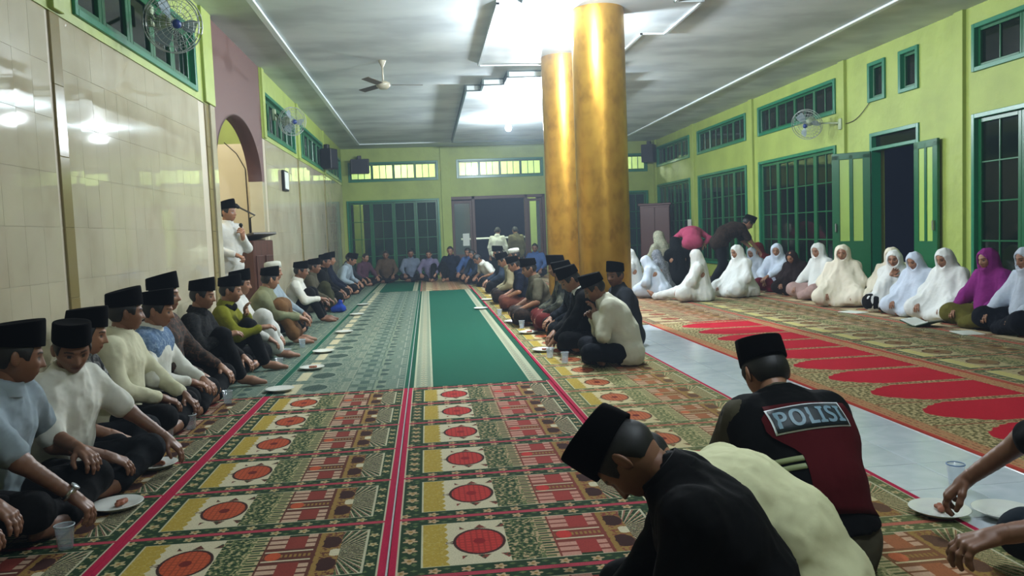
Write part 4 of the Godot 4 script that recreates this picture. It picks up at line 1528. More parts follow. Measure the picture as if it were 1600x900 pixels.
	P("man in a sage green shirt and tan sarong with arms round his knees", -1.84, -8.78, 90, {"g": gl, "s": 0.96, "shirt": sage, "lean": 14, "hy": 30, "hp": 12, "legs": "kneesup", "sarong": true, "pants": tan, "hl": Vector3(0.08, 0.28, 0.46), "hr_": Vector3(-0.06, 0.30, 0.46), "fat": 0.02})
	P("man with a white knitted cap seated beside the sage green shirt", -1.88, -9.75, 90, {"g": gl, "s": 1.0, "shirt": paleblue, "lean": 2, "hy": 0, "hp": 6, "cap": "white", "pants": dusk})
	P("man in a white shirt hugging his raised knee by the far tiled wall", -1.84, -11.0, 90, {"g": gl, "s": 0.95, "shirt": white, "lean": 12, "hy": 4, "hp": 12, "legs": "kneesup", "hl": Vector3(0.1, 0.3, 0.4), "hr_": Vector3(-0.1, 0.34, 0.4), "tone": 1})
	P("man in a dull olive shirt with a blue cloth by his knee", -1.86, -12.6, 90, {"g": gl, "s": 0.94, "shirt": khaki, "lean": 10, "hp": 10, "legs": "kneeup_r", "tone": 1, "pants": cloth("olive_sarong", Color(0.2, 0.2, 0.12)), "sarong": true})
	P("man in a black jacket beside the dull olive shirt, far along the wall", -1.86, -13.9, 90, {"g": gl, "s": 0.99, "c": 0.022, "shirt": black, "lean": 10, "hp": 8, "tone": 1})
	P("man in a navy jacket and cap far along the tiled wall", -1.86, -15.0, 90, {"g": gl, "s": 0.99, "c": 0.022, "shirt": navy, "lean": 4, "hp": 8})
	P("man in a light grey shirt bending forward far along the tiled wall", -1.78, -16.3, 80, {"g": gl, "s": 1.0, "c": 0.022, "shirt": paleblue, "lean": 26, "hp": 26, "pants": dusk})
	P("man in dark clothes in the far corner by the tiled wall", -1.80, -17.7, 78, {"g": gl, "s": 0.95, "c": 0.022, "shirt": grey, "lean": 10, "hp": 12, "cap": ""})
	P("man in a purplish shirt seated in the corner beside the back window", -1.55, -19.0, 50, {"g": gl, "s": 0.9, "c": 0.022, "shirt": cloth("plum_shirt", Color(0.3, 0.2, 0.25)), "lean": 14, "hp": 12, "cap": ""})
	# ---- men in front of the back wall (they face the camera)
	P("man in a brown shirt seated below the tall green back window", -1.02, -19.9, 0, {"g": gb, "c": 0.022, "s": 0.92, "shirt": brownish, "cap": "", "lean": 6, "tone": 1, "fat": 0.02})
	P("man in a light grey shirt seated in the middle below the green back window", -0.42, -19.95, 4, {"g": gb, "c": 0.022, "s": 0.93, "shirt": cloth("silver_shirt", Color(0.4, 0.44, 0.5)), "cap": "", "lean": 4, "tone": 1})
	P("man in a pale mauve shirt resting his arm, beside the light grey shirt", 0.05, -19.7, -10, {"g": gb, "c": 0.022, "s": 0.9, "shirt": cloth("mauve_shirt", Color(0.42, 0.4, 0.5)), "cap": "", "lean": 12, "legs": "kneeup_l"})
	P("man in a dark blue jacket in front of the green pillar of the back wall", 0.57, -19.5, -14, {"g": gb, "c": 0.022, "s": 0.98, "shirt": navy, "cap": "", "lean": 6, "legs": "kneeup_r"})
	P("man in a denim blue shirt leaning towards the brown back door", 1.02, -19.0, -30, {"g": gb, "c": 0.022, "s": 0.95, "shirt": blue, "cap": "", "lean": 12, "hp": 22})
	P("man in a dark shirt with pale sleeves in front of the back door", 1.15, -18.0, -50, {"g": gb, "c": 0.022, "s": 0.93, "shirt": cloth("slate_shirt", Color(0.13, 0.17, 0.22)), "cap": "", "lean": 20, "hp": 25, "hl": Vector3(0.1, 0.15, 0.5)})
	P("man in a white T-shirt with dark trousers bending low by the back door", 1.36, -16.9, -70, {"g": gb, "c": 0.022, "s": 0.94, "shirt": white, "sleeve": 0.3, "cap": "", "lean": 38, "hp": 40, "pants": dusk})
	P("man in a light blue shirt seated between the back door and the golden columns", 2.62, -19.3, -20, {"g": gb, "c": 0.022, "s": 0.97, "shirt": blue, "cap": "", "lean": 6, "tone": 1})
	# ---- men on the tan carpet by the columns (they face the middle)
	P("man in a white shirt and dark trousers resting his face on his hand", 1.58, -6.32, -98, {"g": gm, "c": 0.013, "s": 0.91, "shirt": cloth("ivory_shirt", Color(0.78, 0.775, 0.70)), "lean": 26, "hp": 30, "hl": Vector3(0.06, 0.47, 0.28), "pl": Vector3(0.4, -1, 0.1), "hr_": Vector3(-0.1, 0.42, 0.30), "ul": [0, 0.3, -1], "pants": cloth("navy_trousers", Color(0.04, 0.055, 0.085)), "tone": 1, "fat": 0.02, "side": 4})
	P("man in a dark grey shirt seated against the thick golden column", 1.86, -7.35, -84, {"g": gm, "c": 0.016, "s": 0.90, "shirt": grey, "lean": 14, "hp": 6, "hy": 30, "tone": 1, "fat": 0.015})
	P("man in a black suit and white collar bending over his plate", 1.52, -7.12, -92, {"g": gm, "c": 0.015, "s": 0.95, "shirt": black, "lean": 24, "hp": 32, "hl": Vector3(0.1, 0.14, 0.44), "hr_": Vector3(-0.12, 0.18, 0.42), "tone": 0, "fat": 0.015, "collar": white})
	P("man in a dark navy batik shirt next to the black suit", 1.55, -7.95, -92, {"g": gm, "c": 0.017, "s": 0.94, "shirt": cloth("navy_batik", Color.WHITE, [[0.0, Color(.03, .04, .06)], [0.55, Color(.05, .06, .09)], [0.62, Color(.2, .22, .26)], [1.0, Color(.04, .05, .07)]], 3.0, 0.04), "lean": 18, "hp": 26, "pants": dusk})
	P("man in a striped olive vest and maroon sarong by the golden columns", 1.55, -8.75, -92, {"g": gm, "s": 0.96, "shirt": striped, "lean": 12, "hp": 16, "pants": maroon, "sarong": true, "kw": 1.0})
	P("man in a dull green shirt with bare forearms on his lap, black cap", 1.36, -9.45, -88, {"g": gm, "s": 0.92, "shirt": khaki, "sleeve": 0.3, "lean": 16, "hp": 18, "pants": brownb, "sarong": true})
	P("man in a navy T-shirt with bare arms resting on his reddish sarong", 1.38, -11.3, -92, {"g": gm, "s": 0.90, "shirt": navy, "sleeve": 0.3, "lean": 16, "hp": 24, "sarong": true, "pants": cloth("russet_sarong", Color(0.36, 0.2, 0.15))})
	P("man in a beige shirt bowing his head beside the navy T-shirt", 1.40, -12.6, -92, {"g": gm, "s": 0.95, "shirt": cloth("beige_shirt", Color(0.5, 0.47, 0.36)), "lean": 20, "hp": 28, "pants": brownb, "sarong": true, "c": 0.02})
	P("man in a black shirt and cap sitting behind the beige shirt", 1.62, -13.6, -90, {"g": gm, "s": 0.98, "shirt": black, "lean": 12, "hp": 18, "c": 0.02, "cap": "white"})
	P("man in a slate shirt and black cap far down the tan carpet", 1.45, -14.9, -86, {"g": gm, "s": 1.0, "shirt": cloth("slate_shirt"), "lean": 12, "hp": 14, "c": 0.02})
	# ---- standing at the niche and beyond the back door
	var pr := P("man in a long white robe and black cap speaking into a hand-held microphone", -2.30, -9.58, 62, {"legs": "stand", "s": 0.955, "shirt": whites, "top": "long_robe", "lean": 2, "hp": 2, "hy": 8, "hl": Vector3(0.05, 1.22, 0.20), "hr_": Vector3(-0.12, 1.02, 0.22), "pants": whites, "sarong": true, "fl": [0, 1.4, 0], "ul": [0, 0.2, 1], "fat": 0.012, "c": 0.016, "curl": 1.2})
	microphone(figures[-1])
	P("man in a white shirt standing outside the open back door", 1.95, -22.3, 160, {"y": -0.35, "legs": "stand", "s": 1.0, "c": 0.022, "shirt": white, "cap": "", "g": "men outside the back door", "lean": 4})
	P("man in a khaki shirt standing outside the open back door", 2.5, -22.35, 200, {"y": -0.35, "legs": "stand", "s": 1.0, "c": 0.022, "shirt": cloth("khaki_cotton", Color(0.36, 0.34, 0.25)), "cap": "", "g": "men outside the back door", "lean": 4, "fat": 0.02})
	P("man in a dark batik shirt stooping among the women to hand something over", 4.85, -12.95, 88, {"legs": "step", "s": 0.95, "shirt": brownb, "lean": 68, "hp": 40, "hl": Vector3(0.12, 0.52, 0.78), "hr_": Vector3(-0.1, 0.5, 0.8), "pants": dusk, "fat": 0.02, "sleeve": 0.3})
	P("person in a pink shirt bending down behind the women in white", 4.95, -14.6, 165, {"legs": "step", "s": 0.93, "c": 0.02, "shirt": cloth("pink_shirt", Color(0.62, 0.25, 0.36)), "lean": 74, "hp": 70, "pants": cloth("grey_skirt", Color(0.16, 0.15, 0.17)), "cap": "", "fat": 0.02})
	# ---- women
	var wr := cloth("white_prayer_robe", Color(0.82, 0.83, 0.82))
	var wr2 := cloth("bluish_white_prayer_robe", Color(0.74, 0.78, 0.84))
	var wr3 := cloth("ivory_prayer_robe", Color(0.84, 0.81, 0.74))
	var W := func(label: String, x: float, z: float, turn: float, o: Dictionary):
		o.robe = true
		o.cap = ""
		o.g = gw
		if not o.has("s"): o.s = 0.9
		return P(label, x, z, turn, o)
	W.call("woman in white peeking out from behind the golden columns", 3.35, -12.7, -120, {"shirt": wr, "lean": 8, "c": 0.018})
	W.call("woman in a white hood and grey flowered robe near the golden column", 3.85, -12.8, -140, {"shirt": floral, "lean": 14, "s": 0.86, "c": 0.018})
	W.call("woman in a white robe bending low in front of the grey flowered robe", 3.62, -12.2, -130, {"shirt": wr2, "lean": 30, "hp": 30, "s": 0.84, "c": 0.018})
	W.call("girl in a pale flowered robe kneeling up behind the other women", 4.6, -15.3, -150, {"shirt": cloth("pale_flowered_robe", Color.WHITE, [[0.0, Color(.62, .62, .54)], [0.5, Color(.5, .52, .44)], [0.6, Color(.72, .7, .62)], [1.0, Color(.45, .46, .4)]], 2.6, 0.04), "legs": "kneel", "lean": 8, "s": 1.1, "c": 0.02})
	W.call("woman wrapped in a black robe beside the person in pink", 4.42, -13.85, -170, {"shirt": cloth("black_robe", Color(0.02, 0.025, 0.035)), "legs": "kneel", "lean": 6, "s": 0.98, "c": 0.02})
	W.call("woman in a white robe seen from behind with one leg stretched out", 3.98, -11.35, -115, {"shirt": wr, "legs": "stretch_r", "lean": 6, "s": 0.88, "hy": -20, "c": 0.014})
	W.call("woman in a broad white robe seated right below the stooping man", 4.78, -11.75, -75, {"shirt": wr, "lean": 10, "hp": 16, "s": 0.92, "wide": 1.2, "c": 0.014})
	W.call("small girl in white and dark skirt behind the broad white robe", 5.55, -13.1, -60, {"shirt": wr2, "lean": 10, "s": 0.82})
	W.call("woman in a red headscarf sitting by the tall green window", 5.78, -13.4, -70, {"shirt": cloth("red_headscarf", Color(0.42, 0.10, 0.11)), "lean": 6, "s": 0.9})
	W.call("woman in white over a maroon skirt receiving something from the stooping man", 5.62, -12.35, -40, {"shirt": wr2, "lean": 12, "s": 0.9, "hl": Vector3(-0.1, 0.28, 0.4), "skirt": false, "lap": cloth("crimson_skirt", Color(0.35, 0.06, 0.12))})
	W.call("woman in a brown and pink shawl beside the maroon skirt", 5.62, -11.6, -60, {"shirt": cloth("brown_shawl", Color(0.13, 0.09, 0.09)), "lean": 26, "hp": 30, "s": 0.84})
	W.call("woman in a white robe with her feet drawn up beside the window", 5.55, -10.78, -80, {"shirt": wr, "lean": 6, "s": 0.92, "hy": 10, "c": 0.015, "skirt": false, "lap": cloth("pale_pink_skirt", Color(0.6, 0.5, 0.48))})
	W.call("woman in a wide white robe facing forward in front of the open green door leaf", 5.35, -9.85, -38, {"shirt": wr3, "lean": 6, "s": 0.91, "wide": 1.1, "c": 0.013, "hp": 10})
	W.call("young girl in an ivory hood at the edge of the dark doorway", 5.78, -9.42, -50, {"shirt": wr3, "lean": 6, "s": 0.86, "c": 0.015})
	W.call("girl in white resting her chin on her hand in front of the doorway", 5.52, -8.9, -50, {"shirt": wr, "lean": 16, "hp": 14, "s": 0.86, "c": 0.014, "hr_": Vector3(-0.02, 0.50, 0.26), "pr": Vector3(-0.4, -1, 0.2), "ur": [0, 0.3, -1], "lap": cloth("dark_skirt", Color(0.06, 0.055, 0.06))})
	W.call("girl in a bluish white robe looking down, in front of the right door leaf", 5.5, -8.4, -70, {"shirt": wr2, "lean": 14, "hp": 24, "s": 0.85, "c": 0.014})
	W.call("woman in a white robe looking down with an open green book at her knees", 5.52, -7.9, -76, {"shirt": wr, "lean": 12, "hp": 22, "s": 0.9, "c": 0.014})
	W.call("woman in a purple headscarf and purple blouse beside the green book", 5.5, -7.25, -84, {"shirt": cloth("purple_headscarf", Color(0.46, 0.14, 0.42)), "lean": 8, "hp": 14, "s": 0.9, "c": 0.014, "skirt": false, "lap": cloth("khaki_skirt", Color(0.33, 0.31, 0.12))})
	W.call("woman in a white robe seated next to the purple headscarf", 5.5, -6.75, -90, {"shirt": wr2, "lean": 6, "s": 0.92, "c": 0.014, "skirt": false, "lap": cloth("navy_skirt", Color(0.04, 0.05, 0.09))})
	# ---- close to the camera
	var po := P("police officer in a black and maroon vest seen from behind, bowing his head", 1.17, -2.33, 180, {"c": 0.012, "s": 0.93, "shirt": khaki, "lean": 40, "hp": 36, "hy": 4, "pants": cloth("khaki_trousers", Color(0.25, 0.24, 0.19)), "fat": 0.02, "hl": Vector3(0.16, 0.15, 0.5), "hr_": Vector3(-0.16, 0.15, 0.5), "tone": 0})
	police_vest(figures[-1], po)
	P("man in a cream shirt bowing, half hidden behind the man in black", 1.02, -2.02, -124, {"c": 0.012, "s": 0.93, "shirt": cloth("cream_cotton", Color(0.80, 0.80, 0.64)), "lean": 61, "hp": 76, "hl": Vector3(0.1, 0.12, 0.5), "hr_": Vector3(-0.1, 0.12, 0.5), "fat": 0.02, "cap": "black"})
	P("man all in black with a tall black cap bowing forward close by", 0.74, -1.77, -104, {"c": 0.011, "s": 0.895, "shirt": black, "lean": 30, "hp": 72, "hr": 4, "hy": -12, "hl": Vector3(0.1, 0.14, 0.42), "hr_": Vector3(-0.1, 0.14, 0.42), "fat": 0.02, "tone": 1})
	P("man in a black T-shirt and jeans reaching bare arms towards the white plates", 2.07, -1.92, -90, {"c": 0.011, "s": 0.95, "shirt": black, "sleeve": 0.3, "lean": 42, "hp": 20, "hl": Vector3(0.05, 0.24, 0.86), "hr_": Vector3(-0.54, 0.24, 0.34), "pr": Vector3(-0.5, 0.3, -0.5), "pants": cloth("blue_jeans", Color(0.10, 0.13, 0.16)), "tone": 1, "legs": "cross", "curl": 0.8})

# ---- extras worn by single people
func on_person(f: Dictionary, called: String, mesh: Mesh, m: Material) -> MeshInstance3D:
	var o := part(called, mesh, m, f.node)
	o.scale = Vector3.ONE * f.s
	return o

func wristwatch(f: Dictionary, k: int) -> void:
	var e: Vector3 = f.arms[k][1]
	var w: Vector3 = f.arms[k][2]
	var d := (w - e).normalized()
	var c := w - d * 0.012
	var b := Basis.looking_at(d, Vector3.UP)
	var st := st_new()
	lathe(st, [Vector2(0.031, -0.009), Vector2(0.034, -0.009), Vector2(0.034, 0.009), Vector2(0.031, 0.009)], 22, Transform3D(b * Basis(Vector3.RIGHT, PI / 2), c))
	on_person(f, "watch", done(st), mat("steel", Color(0.7, 0.7, 0.7), 0.3, 1.0))
	st = st_new()
	var up := (Vector3.UP - d * d.y).normalized()
	lathe(st, [Vector2(0, -0.004), Vector2(0.018, -0.004), Vector2(0.019, 0.004), Vector2(0.014, 0.006), Vector2(0, 0.006)], 20, Transform3D(Basis(d, up, d.cross(up)), c + up * 0.035))
	on_person(f, "watch_face", done(st), mat("watch_dial", Color(0.75, 0.78, 0.8), 0.2, 0.4))

# a patch of cloth lying on the figure's surface; rows of [height, left, right] seen along dir
func draped(f: Dictionary, rows: Array, n: int, frame: Transform3D, off: float) -> ArrayMesh:
	var st := st_new()
	st.set_smooth_group(3)
	var g := []
	for r in rows:
		var line := []
		for i in n + 1:
			var x := lerpf(r[1], r[2], float(i) / n)
			var hit := Vector3.INF
			for tries in 12:
				hit = trace(frame * Vector3(x, r[0], 0.0), -frame.basis.z, f.bones, 0.045)
				if hit != Vector3.INF:
					break
				x *= 0.94
			line.append(hit + frame.basis.z * off)
		g.append(line)
	for j in g.size() - 1:
		for i in n:
			quad(st, g[j][i], g[j][i + 1], g[j + 1][i + 1], g[j + 1][i])
			var q := frame.basis.z * off * 1.2
			if j == 0: quad(st, g[j][i], g[j][i] - q, g[j][i + 1] - q, g[j][i + 1])
			if j == g.size() - 2: quad(st, g[j + 1][i], g[j + 1][i + 1], g[j + 1][i + 1] - q, g[j + 1][i] - q)
	return done(st)

func chest_yoke(f: Dictionary, _t: Node3D, m: Material) -> void:
	# blue printed cloth over the shoulders and upper chest
	var b: Array = f.bones
	var yb := [[b[3][0].lerp(b[5][0], 0.45), b[3][1].lerp(b[5][1], 0.45), b[3][2] - 0.008, b[3][3] - 0.008], [b[5][0], b[5][1], b[5][2] + 0.004, b[5][3] + 0.004], [b[6][0].lerp(b[6][1], 0.2), b[6][1], b[6][2] + 0.002, b[6][3] + 0.004]]
	for k in 2:
		var s: Vector3 = f.arms[k][0]
		yb.append([s, s.lerp(f.arms[k][1], 0.22), 0.067, 0.066])
	var st := nets(yb, [[f.hc + f.hb * Vector3(0, -0.02, 0), 0.088]], 0.013, 0.045, 0.004, 60.0)
	st.generate_normals()
	on_person(f, "patterned_yoke", st.commit(), m)

func black_scarf(f: Dictionary, _t: Node3D) -> void:
	var st := nets([[f.hc + Vector3(0.05, -0.15, -0.03), f.hc + Vector3(-0.05, -0.15, -0.03), 0.045, 0.045], [f.hc + Vector3(0.0, -0.16, -0.05), f.hc + Vector3(0.0, -0.15, 0.01), 0.065, 0.045]], [], 0.015, 0.04, 0.004, 60.0)
	st.generate_normals()
	on_person(f, "collar", st.commit(), cloth("black_suit"))

func microphone(f: Dictionary) -> void:
	var w: Vector3 = f.arms[0][2]
	var m: Vector3 = f.hc + f.hb * Vector3(0.0, -0.06, 0.15)
	var d := (m - w).normalized()
	var st := st_new()
	tube(st, [w - d * 0.03, w + d * 0.14], 0.013, 10)
	on_person(f, "microphone_handle", done(st), mat("black_plastic", Color(0.02, 0.02, 0.022), 0.4))
	st = st_new()
	lathe(st, [Vector2(0, -0.024), Vector2(0.016, -0.02), Vector2(0.025, 0), Vector2(0.017, 0.02), Vector2(0, 0.026)], 14, Transform3D(Basis(), w + d * 0.155))
	on_person(f, "microphone_head", done(st), mat("mic_mesh", Color(0.08, 0.08, 0.085), 0.5, 0.6))

func police_vest(f: Dictionary, t: Node3D) -> void:
	# vest: the shirt's torso, a little larger, without sleeves
	var vb: Array = []
	for i in 8:
		var b: Array = f.bones[i]
		vb.append([b[0], b[1], b[2] + 0.012, b[3] + 0.012])
	var st := nets(vb, [[f.hc + f.hb * Vector3(0, -0.02, 0.0), 0.11]], 0.011, 0.045, 0.004, 50.0, 0.17)
	st.generate_normals()
	on_person(f, "vest", st.commit(), cloth("vest_black", Color(0.018, 0.02, 0.026)))
	f.bones = vb
	# the back faces -z; look at it from behind, tilted with the spine
	var tilt := deg_to_rad(32.0)
	var b := Basis(Vector3.LEFT, Vector3(0, cos(tilt), sin(tilt)), Vector3(0, sin(tilt), -cos(tilt)))
	var fr := Transform3D(b, Vector3(0, 0.22, 0.02) + b.z * 0.45)
	# seen from behind, local x of the frame runs to the viewer's right
	var rows := []
	for i in 17:
		var h := lerpf(-0.055, 0.335, i / 16.0)
		var l := lerpf(-0.035, -0.06, smoothstep(-0.1, 0.05, h)) if h < 0.13 else lerpf(-0.06, -0.15, smoothstep(0.13, 0.24, h))
		if h > 0.30: l = -0.13
		rows.append([h, l, 0.20 - 0.03 * smoothstep(0.28, 0.335, h)])
	var red := cloth("vest_maroon", Color(0.26, 0.034, 0.056))
	on_person(f, "back_panel", draped(f, rows, 20, fr, 0.006), red)
	var teal := mat("patch_dark", Color(0.06, 0.12, 0.15), 0.6)
	var white := mat("patch_white", Color(0.8, 0.83, 0.84), 0.6)
	var pf := Transform3D(fr.basis * Basis(Vector3.BACK, deg_to_rad(4.0)), fr.origin + fr.basis * Vector3(0.008, 0.275, 0))
	rows = [[-0.05, -0.138, 0.138], [-0.025, -0.138, 0.138], [0.0, -0.138, 0.138], [0.025, -0.138, 0.138], [0.05, -0.138, 0.138]]
	var patch := on_person(f, "name_patch", draped(f, rows, 20, pf, 0.009), white)
	rows = [[-0.045, -0.132, 0.132], [-0.022, -0.132, 0.132], [0.0, -0.132, 0.132], [0.022, -0.132, 0.132], [0.045, -0.132, 0.132]]
	part("field", draped(f, rows, 20, pf, 0.011), teal, patch)
	var tm := TextMesh.new()
	tm.text = "POLISI"
	var font := SystemFont.new()
	font.font_names = PackedStringArray(["Droid Sans"])
	font.font_weight = 700
	tm.font = font
	tm.font_size = 64
	tm.pixel_size = 0.001
	tm.depth = 0.0
	var arr := tm.get_mesh_arrays()
	var vs: PackedVector3Array = arr[Mesh.ARRAY_VERTEX]
	var box := AABB(vs[0], Vector3.ZERO)
	for v in vs: box = box.expand(v)
	var ts := st_new()
	ts.set_smooth_group(3)
	var ids: PackedInt32Array = arr[Mesh.ARRAY_INDEX]
	for i in ids:
		var v := (vs[i] - box.get_center()) / box.size
		var p := pf * Vector3(v.x * 0.244, v.y * 0.066, 0)
		ts.add_vertex(trace(p, -pf.basis.z, f.bones, 0.045) + pf.basis.z * 0.0135)
	part("lettering", done(ts), mat("patch_letters", Color(0.42, 0.54, 0.60), 0.5), patch)
	# pale reflective bands on the side
	for h in [0.13, 0.102]:
		rows = [[h - 0.009, -0.20, -0.062], [h, -0.20, -0.062], [h + 0.009, -0.20, -0.064]]
		on_person(f, "reflective_band", draped(f, rows, 12, fr, 0.006), mat("reflective_tape", Color(0.52, 0.56, 0.40), 0.45))

# ---------------------------------------------------------------- fittings
func wall_fan(label: String, hub: Vector3, facing: Vector3, mount: Vector3, r: float) -> void:
	var t := thing("wall_fan", label, "fan", hub, 0.0, "wall fans")
	var b := Basis.looking_at(-facing.normalized(), Vector3.UP)     # local +z looks out of the cage
	var wire := mat("fan_wire", Color(0.62, 0.65, 0.64), 0.35, 0.4)
	var st := st_new()
	for side in [1.0, -1.0]:
		for k in range(1, 6):
			var rr := r * k / 5.0
			var dz: float = side * 0.075 * sqrt(maxf(0.0, 1.0 - pow(k / 5.3, 2))) * 1.1
			var pts := []
			for i in 32:
				pts.append(b * Vector3(rr * cos(TAU * i / 32), rr * sin(TAU * i / 32), dz))
			tube(st, pts, 0.0022 if k < 5 else 0.005, 5, true)
		for i in 28:
			var pts := []
			for k in range(1, 6):
				var rr := r * k / 5.0
				pts.append(b * Vector3(rr * cos(TAU * i / 28), rr * sin(TAU * i / 28), side * 0.075 * sqrt(maxf(0.0, 1.0 - pow(k / 5.3, 2))) * 1.1))
			tube(st, pts, 0.0016, 4)
	part("cage", done(st), wire, t)
	var bm := mat("fan_blade", Color(0.55, 0.62, 0.66, 0.75), 0.3)
	bm.transparency = BaseMaterial3D.TRANSPARENCY_ALPHA
	for k in 3:
		st = st_new()
		st.set_smooth_group(1)
		var n := 10
		for i in n:
			for side in 2:
				var q := []
				for e in [[i, 0], [i + 1, 0], [i + 1, 1], [i, 1]]:
					var f: float = float(e[0]) / n
					var rr := lerpf(0.03, r * 0.86, f)
					var w := (0.35 + 0.65 * sin(PI * minf(f * 0.75 + 0.12, 1.0))) * 0.75
					var a: float = TAU * k / 3.0 + (e[1] - 0.5) * w
					q.append(b * Vector3(rr * cos(a), rr * sin(a), (e[1] - 0.5) * 0.05 + side * 0.003))
				if side == 0: quad(st, q[0], q[1], q[2], q[3])
				else: quad(st, q[3], q[2], q[1], q[0])
		part("blade", done(st), bm, t)
	st = st_new()
	lathe(st, [Vector2(0, 0.03), Vector2(0.02, 0.028), Vector2(0.032, 0.015), Vector2(0.034, -0.02), Vector2(0, -0.02)], 18, Transform3D(b * Basis(Vector3.RIGHT, PI / 2), b * Vector3(0, 0, 0.06)))
	part("hub_cap", done(st), mat("fan_blue", Color(0.10, 0.22, 0.50), 0.4), t)
	st = st_new()
	lathe(st, [Vector2(0, 0.07), Vector2(0.05, 0.065), Vector2(0.06, 0.03), Vector2(0.06, -0.06), Vector2(0.03, -0.09), Vector2(0, -0.09)], 18, Transform3D(b * Basis(Vector3.RIGHT, PI / 2), b * Vector3(0, 0, -0.12)))
	part("motor", done(st), mat("fan_housing", Color(0.62, 0.68, 0.55), 0.4), t)
	var m := mount - hub
	st = st_new()
	tube(st, [b * Vector3(0, 0, -0.17), b * Vector3(0, -0.06, -0.19), m + Vector3(0, 0.02, 0) * 1.0, m], 0.014, 8)
	bx(st, m, Vector3(0.05, 0.16, 0.07), 0.008)
	part("bracket", done(st), mat("fan_housing", Color.WHITE), t)

func speaker_box(label: String, at: Vector3, turn: float, s: Vector3) -> void:
	var t := thing("loudspeaker", label, "loudspeaker", at, turn, "loudspeakers in the hall corners")
	part("cabinet", box_mesh(s, 0.012), mat("speaker_black", Color(0.03, 0.035, 0.05), 0.5), t)
	part("grille", box_mesh(Vector3(s.x * 0.86, s.y * 0.88, 0.012), 0.004), mat("speaker_grille", Color(0.06, 0.07, 0.11), 0.7), t, Vector3(0, 0, s.z / 2))
	part("bracket", box_mesh(Vector3(0.1, 0.1, 0.1), 0.01), mat("speaker_black", Color.WHITE), t, Vector3(0, s.y / 2 + 0.045, -s.z * 0.2))

